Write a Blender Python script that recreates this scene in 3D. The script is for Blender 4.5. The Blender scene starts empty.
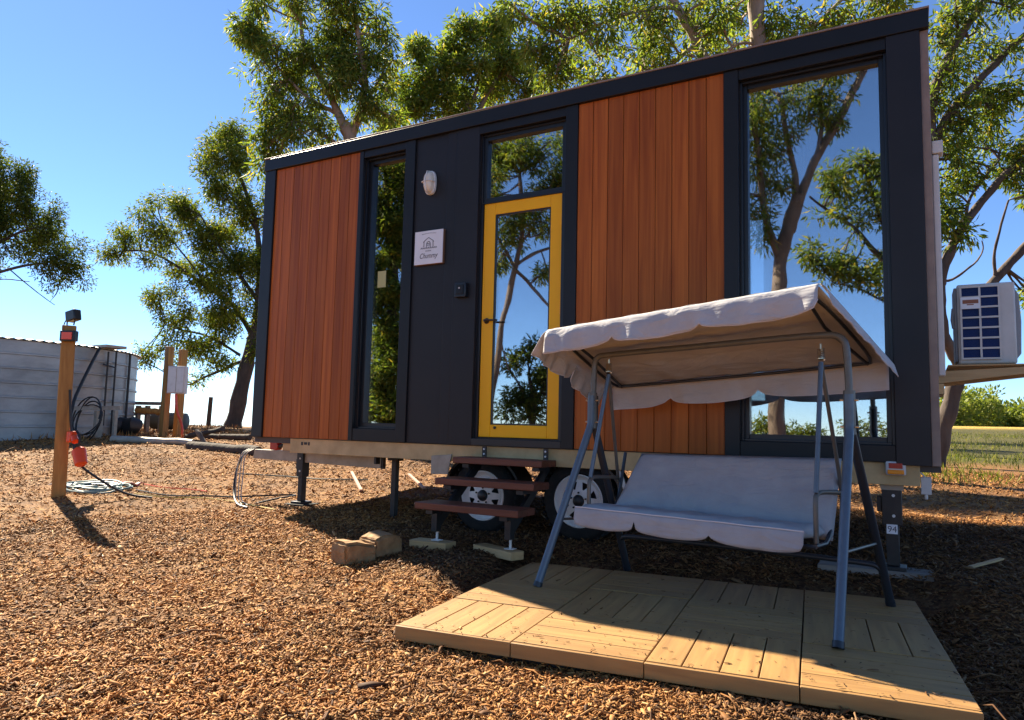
import bpy, bmesh, math, random
import numpy as np
from mathutils import Vector, Matrix
random.seed(7)
RNG = np.random.default_rng(11)
SC = bpy.context.scene
COL = SC.collection
PI = math.pi
rad = math.radians

# ------------------------------------------------------------------ camera survey
CAM = np.array([6.0456, -5.2226, 0.9208])
YAW, PIT, ROL, FPX = rad(-29.4837), rad(5.2601), rad(1.3538), 715.43
_f = np.array([math.sin(YAW)*math.cos(PIT), math.cos(YAW)*math.cos(PIT), math.sin(PIT)])
_r0 = np.array([math.cos(YAW), -math.sin(YAW), 0.0]); _u0 = np.cross(_r0, _f)
_r = math.cos(ROL)*_r0 + math.sin(ROL)*_u0
_u = -math.sin(ROL)*_r0 + math.cos(ROL)*_u0

def sight(a, b, t):
    """surveyed point seen in direction (a, b) at distance t, in metres"""
    return CAM + (_f + _r*(a-512)/FPX - _u*(b-360)/FPX)*t

def behind(a, b, t):
    """point whose mirror image in the facade glass is sight(a, b, t)"""
    p = sight(a, b, t); return np.array([p[0], -p[1], p[2]])

def app(x, z, y):
    """facade coordinates of something recessed by y, from where it appears on the wall plane"""
    k = (5.2226+y)/5.2226
    return 6.0456+(x-6.0456)*k, 0.9208+(z-0.9208)*k

def sstep(a, b, x):
    t = np.clip((x-a)/(b-a), 0, 1); return t*t*(3-2*t)

def ground_z(x, y):
    x = np.asarray(x, float); y = np.asarray(y, float)
    h = 0.014 + 0.36*np.tanh(y/6.0) + 0.30*np.tanh(np.maximum(0, -x)/14.0)
    dx, dy = x-6.05, y+5.22
    d = np.hypot(dx, dy); az = np.degrees(np.arctan2(dx, dy))
    wr = sstep(-28, -8, az)*(1-sstep(60, 90, az))
    h = h + wr*1.25*sstep(12, 60, d)
    fall = (1-wr)*0.0016*np.maximum(0, d-31)**2
    h = h - np.minimum(fall, 40+0*fall) - wr*np.minimum(0.0012*np.maximum(0, d-75)**2, 45)
    near = np.exp(-(d/14.0)**2)
    h = h + near*(0.012*np.sin(x*2.1+1.3*np.sin(y*1.7))+0.010*np.sin(y*3.1+x*1.2+0.6)+0.006*np.sin(x*6.3+2.0*np.sin(y*5.1)))
    # raked-up mounds of mulch
    for (mx, my, a, s) in ((3.35, -1.12, 0.05, 0.33), (6.9, -0.2, 0.05, 0.6), (1.9, 0.75, 0.05, 0.3), (1.2, 1.0, 0.04, 0.25), (7.2, 1.6, 0.06, 0.7)):
        h = h + a*np.exp(-((x-mx)**2+(y-my)**2)/(s*s))
    c, s_ = math.cos(0.11672), math.sin(0.11672); ddx, ddy = x-3.8429, y+2.3908
    u = ddx*c+ddy*s_; v = -ddx*s_+ddy*c
    out = np.hypot(np.maximum(np.maximum(-u, u-2.4), 0), np.maximum(np.maximum(-v, v-1.8), 0))
    k = 1-sstep(0.02, 0.38, out)
    return h*(1-k)+np.minimum(h, -0.128)*k
def gz(x, y): return float(ground_z(x, y))

# ------------------------------------------------------------------ materials
def mat(name, col, rough=0.6, metal=0.0, spec=0.5, noise=None, bump=None, coat=0.0, stretch=(1, 1, 1), detail=6):
    """principled; noise = (scale, other colour, lo, hi); bump = (scale, strength, distance)"""
    m = bpy.data.materials.new(name); m.use_nodes = True
    nt = m.node_tree; n = nt.nodes; p = n['Principled BSDF']
    p.inputs['Base Color'].default_value = (*col, 1); p.inputs['Roughness'].default_value = rough
    p.inputs['Metallic'].default_value = metal; p.inputs['Specular IOR Level'].default_value = spec
    p.inputs['Coat Weight'].default_value = coat
    tc = n.new('ShaderNodeTexCoord'); mp = n.new('ShaderNodeMapping'); mp.inputs['Scale'].default_value = stretch
    nt.links.new(tc.outputs['Object'], mp.inputs['Vector'])
    if noise:
        nz = n.new('ShaderNodeTexNoise'); nz.inputs['Scale'].default_value = noise[0]; nz.inputs['Detail'].default_value = detail
        nz.inputs['Roughness'].default_value = 0.62
        cr = n.new('ShaderNodeValToRGB'); e = cr.color_ramp.elements
        e[0].position = noise[2]; e[0].color = (*col, 1); e[1].position = noise[3]; e[1].color = (*noise[1], 1)
        nt.links.new(mp.outputs[0], nz.inputs['Vector']); nt.links.new(nz.outputs['Fac'], cr.inputs[0])
        nt.links.new(cr.outputs[0], p.inputs['Base Color'])
    if bump:
        nb = n.new('ShaderNodeTexNoise'); nb.inputs['Scale'].default_value = bump[0]; nb.inputs['Detail'].default_value = 8
        bp = n.new('ShaderNodeBump'); bp.inputs['Strength'].default_value = bump[1]; bp.inputs['Distance'].default_value = bump[2]
        nt.links.new(mp.outputs[0], nb.inputs['Vector']); nt.links.new(nb.outputs['Fac'], bp.inputs['Height'])
        nt.links.new(bp.outputs[0], p.inputs['Normal'])
    return m

def island_mat(name, cols, rough=0.6, trans=0.0, tcol=None, spec=0.5, extra=None):
    """colour chosen per loose piece (leaf, chip) from a ramp"""
    m = bpy.data.materials.new(name); m.use_nodes = True
    nt = m.node_tree; n = nt.nodes; p = n['Principled BSDF']; out = n['Material Output']
    g = n.new('ShaderNodeNewGeometry'); cr = n.new('ShaderNodeValToRGB')
    e = cr.color_ramp.elements
    while len(e) < len(cols): e.new(0.5)
    for k, (pos, c) in enumerate(cols): e[k].position = pos; e[k].color = (*c, 1)
    nt.links.new(g.outputs['Random Per Island'], cr.inputs[0])
    nt.links.new(cr.outputs[0], p.inputs['Base Color'])
    p.inputs['Roughness'].default_value = rough; p.inputs['Specular IOR Level'].default_value = spec
    if trans:
        t = n.new('ShaderNodeBsdfTranslucent'); mx = n.new('ShaderNodeMixShader'); mx.inputs[0].default_value = trans
        mul = n.new('ShaderNodeMixRGB'); mul.blend_type = 'MULTIPLY'; mul.inputs[0].default_value = 1
        nt.links.new(cr.outputs[0], mul.inputs[1]); mul.inputs[2].default_value = (*tcol, 1)
        nt.links.new(mul.outputs[0], t.inputs[0])
        nt.links.new(p.outputs[0], mx.inputs[1]); nt.links.new(t.outputs[0], mx.inputs[2]); nt.links.new(mx.outputs[0], out.inputs[0])
    return m

def board_mat(name, c1, c2, grain=(30, 30, 1.2), rough=0.45, spec=0.5, bumpd=0.0015, per=0.25):
    """timber: stretched grain plus a tone per board"""
    m = bpy.data.materials.new(name); m.use_nodes = True
    nt = m.node_tree; n = nt.nodes; p = n['Principled BSDF']; L = nt.links.new
    tc = n.new('ShaderNodeTexCoord'); mp = n.new('ShaderNodeMapping'); mp.inputs['Scale'].default_value = grain
    L(tc.outputs['Object'], mp.inputs['Vector'])
    g = n.new('ShaderNodeNewGeometry')
    add = n.new('ShaderNodeVectorMath'); add.operation = 'ADD'
    sc = n.new('ShaderNodeMath'); sc.operation = 'MULTIPLY'; sc.inputs[1].default_value = 37.0
    L(g.outputs['Random Per Island'], sc.inputs[0]); L(mp.outputs[0], add.inputs[0]); L(sc.outputs[0], add.inputs[1])
    nz = n.new('ShaderNodeTexNoise'); nz.inputs['Scale'].default_value = 1.0; nz.inputs['Detail'].default_value = 7; nz.inputs['Distortion'].default_value = 0.6
    L(add.outputs[0], nz.inputs['Vector'])
    cr = n.new('ShaderNodeValToRGB'); e = cr.color_ramp.elements
    e[0].position = 0.28; e[0].color = (*c1, 1); e[1].position = 0.72; e[1].color = (*c2, 1)
    L(nz.outputs['Fac'], cr.inputs[0])
    hv = n.new('ShaderNodeHueSaturation'); mr = n.new('ShaderNodeMapRange')
    mr.inputs['To Min'].default_value = 1-per; mr.inputs['To Max'].default_value = 1+per
    L(g.outputs['Random Per Island'], mr.inputs['Value']); L(mr.outputs[0], hv.inputs['Value']); L(cr.outputs[0], hv.inputs['Color'])
    L(hv.outputs[0], p.inputs['Base Color'])
    p.inputs['Roughness'].default_value = rough; p.inputs['Specular IOR Level'].default_value = spec
    bp = n.new('ShaderNodeBump'); bp.inputs['Strength'].default_value = 0.5; bp.inputs['Distance'].default_value = bumpd
    L(nz.outputs['Fac'], bp.inputs['Height']); L(bp.outputs[0], p.inputs['Normal'])
    return m

def glass_mat(name, refl, tint):
    m = bpy.data.materials.new(name); m.use_nodes = True
    nt = m.node_tree; n = nt.nodes; L = nt.links.new; out = n['Material Output']; n.remove(n['Principled BSDF'])
    t = n.new('ShaderNodeBsdfTransparent'); t.inputs[0].default_value = (*tint, 1)
    gl = n.new('ShaderNodeBsdfGlossy'); gl.inputs['Roughness'].default_value = 0.012; gl.inputs['Color'].default_value = (0.93, 0.95, 0.97, 1)
    fr = n.new('ShaderNodeFresnel'); fr.inputs['IOR'].default_value = 1.5
    mr = n.new('ShaderNodeMapRange'); mr.inputs['To Min'].default_value = refl; mr.inputs['To Max'].default_value = 1.0
    # gentle roller waviness of the panes
    tc = n.new('ShaderNodeTexCoord'); nz = n.new('ShaderNodeTexNoise'); nz.inputs['Scale'].default_value = 2.2; nz.inputs['Detail'].default_value = 1
    bp = n.new('ShaderNodeBump'); bp.inputs['Strength'].default_value = 0.25; bp.inputs['Distance'].default_value = 0.004
    L(tc.outputs['Object'], nz.inputs['Vector']); L(nz.outputs['Fac'], bp.inputs['Height']); L(bp.outputs[0], gl.inputs['Normal'])
    mx = n.new('ShaderNodeMixShader')
    L(fr.outputs[0], mr.inputs['Value']); L(mr.outputs[0], mx.inputs[0]); L(t.outputs[0], mx.inputs[1]); L(gl.outputs[0], mx.inputs[2]); L(mx.outputs[0], out.inputs[0])
    return m

M = {}
M['cladding'] = board_mat('cedar cladding', (0.26, 0.054, 0.007), (0.47, 0.126, 0.019), grain=(26, 26, 0.9), rough=0.42, spec=0.22, bumpd=0.0010, per=0.15)
M['black'] = mat('dark monument steel', (0.0115, 0.0115, 0.0125), 0.38, 0, 0.28, noise=(3, (0.016, 0.0155, 0.0165), 0.3, 0.7), bump=(4, 0.12, 0.004))
M['black2'] = mat('black window aluminium', (0.010, 0.011, 0.014), 0.35)
M['panel'] = mat('charcoal wall sheet', (0.0165, 0.015, 0.016), 0.42, 0, 0.28, noise=(2.5, (0.022, 0.0195, 0.021), 0.3, 0.7), bump=(2.2, 0.2, 0.006))
M['yellow'] = mat('yellow door paint', (0.97, 0.47, 0.004), 0.35, 0, 0.3, noise=(6, (0.94, 0.44, 0.004), 0.35, 0.75))
M['glass'] = glass_mat('reflective window glass', 0.44, (0.84, 0.88, 0.88))
M['glass2'] = glass_mat('clear back window glass', 0.10, (0.85, 0.9, 0.92))
M['inner'] = mat('interior lining', (0.09, 0.07, 0.055), 0.7, noise=(3, (0.075, 0.06, 0.05), 0.3, 0.7))
M['galv'] = mat('galvanised steel rail', (0.60, 0.42, 0.20), 0.55, 0.0, noise=(5, (0.42, 0.28, 0.12), 0.35, 0.7), bump=(20, 0.15, 0.002))  # tan bounce off the sunlit ground is put into this steel colour
M['galv2'] = mat('weathered galvanised steel', (0.42, 0.36, 0.28), 0.5, 0.1, noise=(7, (0.28, 0.23, 0.17), 0.35, 0.7))
M['blacksteel'] = mat('black painted steel', (0.012, 0.012, 0.013), 0.45, noise=(14, (0.03, 0.026, 0.022), 0.5, 0.8))
M['rubber'] = mat('tyre rubber', (0.014, 0.014, 0.014), 0.8, 0, 0.3, noise=(18, (0.035, 0.03, 0.026), 0.5, 0.8), bump=(60, 0.2, 0.003))
M['whitepaint'] = mat('white enamel', (0.72, 0.70, 0.66), 0.4, noise=(9, (0.52, 0.48, 0.42), 0.5, 0.85))
M['plasticwhite'] = mat('off white plastic', (0.62, 0.58, 0.54), 0.5, noise=(6, (0.52, 0.48, 0.44), 0.4, 0.8))
M['flash'] = mat('grey brown edge flashing', (0.30, 0.21, 0.16), 0.5, noise=(8, (0.22, 0.15, 0.12), 0.4, 0.7))
M['tread'] = board_mat('red brown merbau', (0.095, 0.022, 0.008), (0.17, 0.046, 0.019), grain=(1.5, 22, 30), rough=0.5, bumpd=0.002)
M['paleply'] = board_mat('raw pine', (0.46, 0.27, 0.11), (0.60, 0.39, 0.18), grain=(2.5, 18, 30), rough=0.7, bumpd=0.002)
M['greywood'] = board_mat('weathered grey timber', (0.13, 0.105, 0.085), (0.24, 0.20, 0.165), grain=(2, 25, 30), rough=0.8, bumpd=0.002)
M['deckx'] = board_mat('brown composite decking', (0.26, 0.134, 0.042), (0.40, 0.222, 0.070), grain=(2.2, 26, 26), rough=0.6, bumpd=0.0014, per=0.10)
M['decky'] = board_mat('brown composite decking across', (0.26, 0.134, 0.042), (0.40, 0.222, 0.070), grain=(26, 2.2, 26), rough=0.6, bumpd=0.0014, per=0.10)
M['deckdark'] = mat('dark deck bearers', (0.045, 0.030, 0.020), 0.8)
M['post'] = board_mat('treated pine post', (0.22, 0.10, 0.022), (0.46, 0.25, 0.065), grain=(16, 16, 1.1), rough=0.7, bumpd=0.003, per=0.05)
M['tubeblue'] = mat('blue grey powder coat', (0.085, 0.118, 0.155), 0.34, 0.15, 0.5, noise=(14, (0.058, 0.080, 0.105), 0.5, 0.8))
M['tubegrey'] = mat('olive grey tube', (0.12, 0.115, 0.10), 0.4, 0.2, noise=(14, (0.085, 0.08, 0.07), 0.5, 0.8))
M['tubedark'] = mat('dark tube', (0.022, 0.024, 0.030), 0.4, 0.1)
M['steelbright'] = mat('zinc spring steel', (0.62, 0.52, 0.36), 0.3, 1.0)
M['stone'] = mat('yellow sandstone', (0.38, 0.22, 0.09), 0.85, noise=(9, (0.22, 0.115, 0.045), 0.35, 0.7), bump=(14, 0.7, 0.02))
M['red'] = mat('red lens', (0.40, 0.012, 0.008), 0.2)
M['amber'] = mat('amber lens', (0.85, 0.26, 0.01), 0.2)
M['orange'] = mat('orange plastic', (0.80, 0.075, 0.012), 0.4, noise=(12, (0.68, 0.06, 0.012), 0.4, 0.8))
M['cableblack'] = mat('black cable sheath', (0.014, 0.014, 0.015), 0.5)
M['cablewhite'] = mat('white cable sheath', (0.36, 0.34, 0.30), 0.5)
M['cableyellow'] = mat('yellow cable sheath', (0.55, 0.38, 0.05), 0.5)
M['hose'] = mat('pale green hose', (0.13, 0.22, 0.22), 0.45)
M['tank'] = mat('weathered corrugated zinc', (0.44, 0.45, 0.43), 0.45, 0.3, noise=(1.1, (0.22, 0.23, 0.22), 0.3, 0.72), stretch=(1, 1, 2.2))
M['coil'] = mat('blue condenser fins', (0.006, 0.028, 0.13), 0.5, 0, 0.2)
M['signwhite'] = mat('white sign board', (0.80, 0.80, 0.82), 0.45, noise=(5, (0.74, 0.74, 0.76), 0.4, 0.7))
M['ink'] = mat('grey sign ink', (0.10, 0.10, 0.11), 0.6)
M['bark'] = mat('grey brown gum bark', (0.20, 0.145, 0.10), 0.85, noise=(5, (0.085, 0.060, 0.045), 0.35, 0.68), bump=(9, 0.8, 0.03), stretch=(1, 1, 0.35))
M['barkpale'] = mat('pale pinkish gum bark', (0.34, 0.25, 0.18), 0.8, noise=(4, (0.17, 0.115, 0.08), 0.35, 0.68), bump=(9, 0.7, 0.02), stretch=(1, 1, 0.4))
M['barkmid'] = mat('brown gum bark', (0.105, 0.074, 0.052), 0.85, noise=(5, (0.045, 0.030, 0.022), 0.35, 0.68), bump=(9, 0.8, 0.03), stretch=(1, 1, 0.35))
M['barkdark'] = mat('dark bark', (0.07, 0.052, 0.04), 0.9, noise=(6, (0.035, 0.027, 0.022), 0.35, 0.68), bump=(9, 0.8, 0.03), stretch=(1, 1, 0.35))
M['leaf'] = island_mat('olive gum leaves', [(0.0, (0.05, 0.075, 0.012)), (0.45, (0.095, 0.13, 0.018)), (0.8, (0.15, 0.18, 0.024)), (1.0, (0.27, 0.22, 0.04))], 0.58, 0.50, (1.7, 1.75, 0.7), 0.22)
M['leafbright'] = island_mat('bright gum leaves', [(0.0, (0.06, 0.098, 0.020)), (0.45, (0.115, 0.165, 0.032)), (0.85, (0.185, 0.22, 0.05)), (1.0, (0.33, 0.25, 0.05))], 0.58, 0.52, (1.8, 1.8, 0.7), 0.22)
M['leafdark'] = island_mat('deep green leaves', [(0.0, (0.030, 0.052, 0.010)), (0.5, (0.058, 0.088, 0.014)), (1.0, (0.12, 0.14, 0.022))], 0.6, 0.45, (1.6, 1.6, 0.7), 0.2)
M['scrub'] = island_mat('yellow green scrub', [(0.0, (0.12, 0.17, 0.03)), (0.5, (0.20, 0.25, 0.045)), (1.0, (0.30, 0.31, 0.08))], 0.6, 0.35, (1.5, 1.5, 0.7), 0.3)
M['grass'] = island_mat('dry green grass', [(0.0, (0.06, 0.085, 0.014)), (0.5, (0.12, 0.145, 0.025)), (1.0, (0.28, 0.25, 0.06))], 0.7, 0.35, (1.5, 1.5, 0.8), 0.3)
def shade_and_mottle(m, src, dst):
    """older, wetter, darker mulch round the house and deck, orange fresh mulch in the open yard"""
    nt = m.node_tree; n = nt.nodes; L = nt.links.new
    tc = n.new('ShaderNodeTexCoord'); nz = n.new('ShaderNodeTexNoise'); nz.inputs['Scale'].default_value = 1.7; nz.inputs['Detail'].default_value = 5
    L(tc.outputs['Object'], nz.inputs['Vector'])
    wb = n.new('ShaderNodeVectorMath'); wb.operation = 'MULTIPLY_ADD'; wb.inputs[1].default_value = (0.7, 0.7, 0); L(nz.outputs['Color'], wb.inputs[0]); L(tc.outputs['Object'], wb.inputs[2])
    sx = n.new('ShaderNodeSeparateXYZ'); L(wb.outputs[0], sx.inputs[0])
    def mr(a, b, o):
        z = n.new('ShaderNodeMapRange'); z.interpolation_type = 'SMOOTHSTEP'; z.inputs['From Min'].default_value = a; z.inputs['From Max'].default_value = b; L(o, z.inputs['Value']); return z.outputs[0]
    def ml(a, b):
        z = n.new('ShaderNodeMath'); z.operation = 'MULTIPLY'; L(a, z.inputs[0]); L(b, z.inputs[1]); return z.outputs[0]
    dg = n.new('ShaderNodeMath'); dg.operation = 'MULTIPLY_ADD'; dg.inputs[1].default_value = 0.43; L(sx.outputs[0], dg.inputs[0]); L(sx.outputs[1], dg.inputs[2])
    f = ml(ml(mr(1.9, 2.9, sx.outputs[0]), mr(0.30, 0.75, dg.outputs[0])), mr(2.9, 2.1, sx.outputs[1]))  # mask follows the house's cast shadow; the shade is painted into the colour
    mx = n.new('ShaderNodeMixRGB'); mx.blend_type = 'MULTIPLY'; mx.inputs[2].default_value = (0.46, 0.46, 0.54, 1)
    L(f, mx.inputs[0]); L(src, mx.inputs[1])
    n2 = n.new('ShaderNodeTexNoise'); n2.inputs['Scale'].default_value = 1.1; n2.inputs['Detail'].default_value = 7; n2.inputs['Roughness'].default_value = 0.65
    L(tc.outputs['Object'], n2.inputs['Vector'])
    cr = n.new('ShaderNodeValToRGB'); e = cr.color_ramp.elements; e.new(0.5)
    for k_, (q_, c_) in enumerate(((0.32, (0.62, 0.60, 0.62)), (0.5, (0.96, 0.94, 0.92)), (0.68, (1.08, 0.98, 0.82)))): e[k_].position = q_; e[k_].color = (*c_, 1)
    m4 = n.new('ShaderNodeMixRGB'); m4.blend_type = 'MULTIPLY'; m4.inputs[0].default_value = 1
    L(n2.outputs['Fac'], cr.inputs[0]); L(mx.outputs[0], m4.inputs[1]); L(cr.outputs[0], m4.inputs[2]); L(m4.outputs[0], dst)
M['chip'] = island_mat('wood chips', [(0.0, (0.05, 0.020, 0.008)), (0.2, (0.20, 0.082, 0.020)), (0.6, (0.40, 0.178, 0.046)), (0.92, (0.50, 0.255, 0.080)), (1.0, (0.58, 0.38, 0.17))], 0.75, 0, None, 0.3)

cp_ = M['chip'].node_tree.nodes['Principled BSDF'].inputs['Base Color']; shade_and_mottle(M['chip'], cp_.links[0].from_socket, cp_)
def fabric(name, c1, c2, tr, tcol):
    m = mat(name, c1, 0.75, 0, 0.3, noise=(7, c2, 0.35, 0.75), bump=(26, 0.25, 0.004))
    nt = m.node_tree; n = nt.nodes; out = n['Material Output']; p = n['Principled BSDF']
    b0 = [q for q in n if q.type == 'BUMP'][0]; tc = [q for q in n if q.type == 'TEX_COORD'][0]
    mp2 = n.new('ShaderNodeMapping'); mp2.inputs['Scale'].default_value = (3.0, 5.0, 9.0); mp2.inputs['Rotation'].default_value = (0.3, 0.2, 0.5)
    wr = n.new('ShaderNodeTexNoise'); wr.inputs['Scale'].default_value = 1.3; wr.inputs['Detail'].default_value = 4; wr.inputs['Distortion'].default_value = 1.2
    wb = n.new('ShaderNodeBump'); wb.inputs['Strength'].default_value = 0.55; wb.inputs['Distance'].default_value = 0.03
    nt.links.new(tc.outputs['Object'], mp2.inputs['Vector']); nt.links.new(mp2.outputs[0], wr.inputs['Vector']); nt.links.new(wr.outputs['Fac'], wb.inputs['Height'])
    wv = n.new('ShaderNodeTexNoise'); wv.inputs['Scale'].default_value = 420; wv.inputs['Detail'].default_value = 1
    vb = n.new('ShaderNodeBump'); vb.inputs['Strength'].default_value = 0.25; vb.inputs['Distance'].default_value = 0.001
    nt.links.new(tc.outputs['Object'], wv.inputs['Vector']); nt.links.new(wv.outputs['Fac'], vb.inputs['Height'])
    nt.links.new(wb.outputs[0], b0.inputs['Normal']); nt.links.new(b0.outputs[0], vb.inputs['Normal']); nt.links.new(vb.outputs[0], p.inputs['Normal'])
    t = n.new('ShaderNodeBsdfTranslucent'); t.inputs[0].default_value = (*tcol, 1)
    mx = n.new('ShaderNodeMixShader'); mx.inputs[0].default_value = tr
    nt.links.new(p.outputs[0], mx.inputs[1]); nt.links.new(t.outputs[0], mx.inputs[2]); nt.links.new(mx.outputs[0], out.inputs[0])
    return m
M['canvas'] = fabric('beige grey canvas', (0.52, 0.50, 0.50), (0.45, 0.43, 0.43), 0.12, (0.55, 0.40, 0.28))
M['cushion'] = fabric('grey lilac seat cover', (0.38, 0.375, 0.385), (0.32, 0.315, 0.33), 0.03, (0.4, 0.4, 0.4))

# ------------------------------------------------------------------ mesh building
class MB:
    def __init__(s): s.v = []; s.f = []
    def add(s, vs, fs):
        b = len(s.v); s.v += [tuple(map(float, p)) for p in vs]; s.f += [tuple(b+i for i in q) for q in fs]; return s
    def box(s, x0, x1, y0, y1, z0, z1):
        return s.add([(x0,y0,z0),(x1,y0,z0),(x1,y1,z0),(x0,y1,z0),(x0,y0,z1),(x1,y0,z1),(x1,y1,z1),(x0,y1,z1)],
                     [(0,3,2,1),(4,5,6,7),(0,1,5,4),(1,2,6,5),(2,3,7,6),(3,0,4,7)])
    def bar(s, a, b, w, h, up=(0,0,1)):
        a, b = Vector(a), Vector(b); d = (b-a).normalized(); up = Vector(up)
        if abs(d.dot(up)) > 0.98: up = Vector((1,0,0))
        x = d.cross(up).normalized(); y = x.cross(d)
        vs = []
        for p in (a, b):
            for sx, sy in ((-1,-1),(1,-1),(1,1),(-1,1)): vs.append(p + x*(sx*w/2) + y*(sy*h/2))
        return s.add(vs, [(0,1,2,3),(7,6,5,4),(0,4,5,1),(1,5,6,2),(2,6,7,3),(3,7,4,0)])
    def tube(s, pts, r, n=8, cap=True):
        P = [Vector(map(float, p)) for p in pts]; k = len(P)
        R = list(r) if hasattr(r, '__len__') else [r]*k
        t0 = (P[1]-P[0]).normalized(); a = t0.orthogonal().normalized(); rings = []
        for i in range(k):
            t = (P[min(i+1, k-1)]-P[max(i-1, 0)])
            t = t.normalized() if t.length > 1e-9 else t0
            a = (a - t*a.dot(t)); a = a.normalized() if a.length > 1e-6 else t.orthogonal().normalized()
            b = t.cross(a)
            rings.append([P[i] + (a*math.cos(2*PI*j/n)+b*math.sin(2*PI*j/n))*R[i] for j in range(n)])
        vs = [q for rr in rings for q in rr]; fs = []
        for i in range(k-1):
            for j in range(n):
                fs.append((i*n+j, i*n+(j+1) % n, (i+1)*n+(j+1) % n, (i+1)*n+j))
        if cap: fs.append(tuple(range(n-1, -1, -1))); fs.append(tuple((k-1)*n+j for j in range(n)))
        return s.add(vs, fs)
    def lathe(s, prof, c=(0,0,0), axis='z', n=32):
        vs = []; fs = []; k = len(prof)
        for i in range(n):
            a = 2*PI*i/n
            for (r, h) in prof:
                p = (r*math.cos(a), r*math.sin(a), h) if axis == 'z' else (r*math.cos(a), h, r*math.sin(a))
                vs.append((p[0]+c[0], p[1]+c[1], p[2]+c[2]))
        for i in range(n):
            j = (i+1) % n
            for m_ in range(k-1):
                q = (i*k+m_, j*k+m_, j*k+m_+1, i*k+m_+1)
                fs.append(q if axis == 'z' else q[::-1])
        return s.add(vs, fs)
    def prism(s, poly, a, b, axis='y'):
        n = len(poly); vs = []
        for h in (a, b):
            for (u, v) in poly:
                vs.append((u, h, v) if axis == 'y' else ((h, u, v) if axis == 'x' else (u, v, h)))
        fs = [tuple(range(n)), tuple(range(2*n-1, n-1, -1))] + [(i, n+i, n+(i+1) % n, (i+1) % n) for i in range(n)]
        return s.add(vs, fs)
    def grid(s, rows):
        nr, nc = len(rows), len(rows[0])
        return s.add([p for r in rows for p in r], [(i*nc+j, i*nc+j+1, (i+1)*nc+j+1, (i+1)*nc+j) for i in range(nr-1) for j in range(nc-1)])
    def build(s, name, m, parent=None, bevel=0, smooth=True, seg=2, recalc=True, angle=40):
        o0 = Vector(parent_origin(parent)) if parent is not None else Vector((0,0,0))
        me = bpy.data.meshes.new(name); me.from_pydata([Vector(p)-o0 for p in s.v], [], s.f)
        if recalc:
            bm = bmesh.new(); bm.from_mesh(me); bmesh.ops.recalc_face_normals(bm, faces=bm.faces); bm.to_mesh(me); bm.free()
        me.materials.append(m); me.validate()
        if smooth:
            me.polygons.foreach_set('use_smooth', [True]*len(me.polygons)); me.set_sharp_from_angle(angle=rad(angle))
        o = bpy.data.objects.new(name, me); COL.objects.link(o)
        if parent is not None: o.parent = parent
        if bevel:
            b = o.modifiers.new('edge', 'BEVEL'); b.width = bevel; b.segments = seg; b.limit_method = 'ANGLE'; b.angle_limit = rad(40)
        return o

def parent_origin(p):
    v = Vector((0,0,0))
    while p is not None: v = v + p.location; p = p.parent
    return v

def tag(o, label=None, cat=None, group=None, kind=None):
    if label: o['label'] = label
    if cat: o['category'] = cat
    if group: o['group'] = group
    if kind: o['kind'] = kind
    return o
def thing(name, label, cat, loc, group=None):
    o = bpy.data.objects.new(name, None); COL.objects.link(o); o.location = loc; o.empty_display_size = 0.1
    return tag(o, label, cat, group)
def copy_tree(o, dloc, parent=None):
    c = o.copy(); COL.objects.link(c)
    if parent is not None: c.parent = parent
    else: c.location = Vector(o.location)+Vector(dloc)
    for ch in [x for x in COL.objects if x.parent == o]: copy_tree(ch, (0,0,0), c)
    return c
def np_mesh(name, verts, faces, m, parent=None, smooth=False):
    me = bpy.data.meshes.new(name); k = faces.shape[1]
    if parent is not None: verts = verts - np.array(parent_origin(parent))
    me.vertices.add(len(verts)); me.vertices.foreach_set('co', verts.astype(np.float32).ravel())
    me.loops.add(faces.size); me.loops.foreach_set('vertex_index', faces.astype(np.int32).ravel())
    me.polygons.add(len(faces)); me.polygons.foreach_set('loop_start', np.arange(0, faces.size, k, dtype=np.int32))
    me.update(calc_edges=True); me.materials.append(m)
    if smooth: me.polygons.foreach_set('use_smooth', np.ones(len(faces), bool))
    o = bpy.data.objects.new(name, me); COL.objects.link(o)
    if parent is not None: o.parent = parent
    return o

# ------------------------------------------------------------------ world, sun, camera
SUN_AZ, SUN_EL = rad(-68.5), rad(37.4)
w = bpy.data.worlds.new('World'); SC.world = w; w.use_nodes = True
nt = w.node_tree; bg = nt.nodes['Background']; sky = nt.nodes.new('ShaderNodeTexSky')
sky.sky_type = 'NISHITA'; sky.sun_disc = False; sky.sun_elevation = SUN_EL; sky.sun_rotation = SUN_AZ
sky.air_density = 1.0; sky.dust_density = 0.25; sky.ozone_density = 6.5; sky.altitude = 3200
nt.links.new(sky.outputs[0], bg.inputs[0]); bg.inputs[1].default_value = 0.072
sl = bpy.data.lights.new('sun', 'SUN'); sl.energy = 5.0; sl.angle = rad(0.5); sl.color = (1.0, 0.87, 0.66)
so = bpy.data.objects.new('sun', sl); COL.objects.link(so)
sd = Vector((math.sin(SUN_AZ)*math.cos(SUN_EL), math.cos(SUN_AZ)*math.cos(SUN_EL), math.sin(SUN_EL)))
so.rotation_euler = sd.to_track_quat('Z', 'Y').to_euler(); so.location = sd*60
cd = bpy.data.cameras.new('camera'); co = bpy.data.objects.new('camera', cd); COL.objects.link(co); SC.camera = co
cd.sensor_width = 36; cd.lens = 36*FPX/1024; cd.clip_end = 8000; cd.clip_start = 0.05
co.matrix_world = Matrix(((_r[0], _u[0], -_f[0], CAM[0]), (_r[1], _u[1], -_f[1], CAM[1]), (_r[2], _u[2], -_f[2], CAM[2]), (0,0,0,1)))
SC.view_settings.view_transform = 'Standard'; SC.view_settings.look = 'None'; SC.view_settings.gamma = 1
SC.view_settings.use_curve_mapping = False; SC.view_settings.exposure = 1.72
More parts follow.
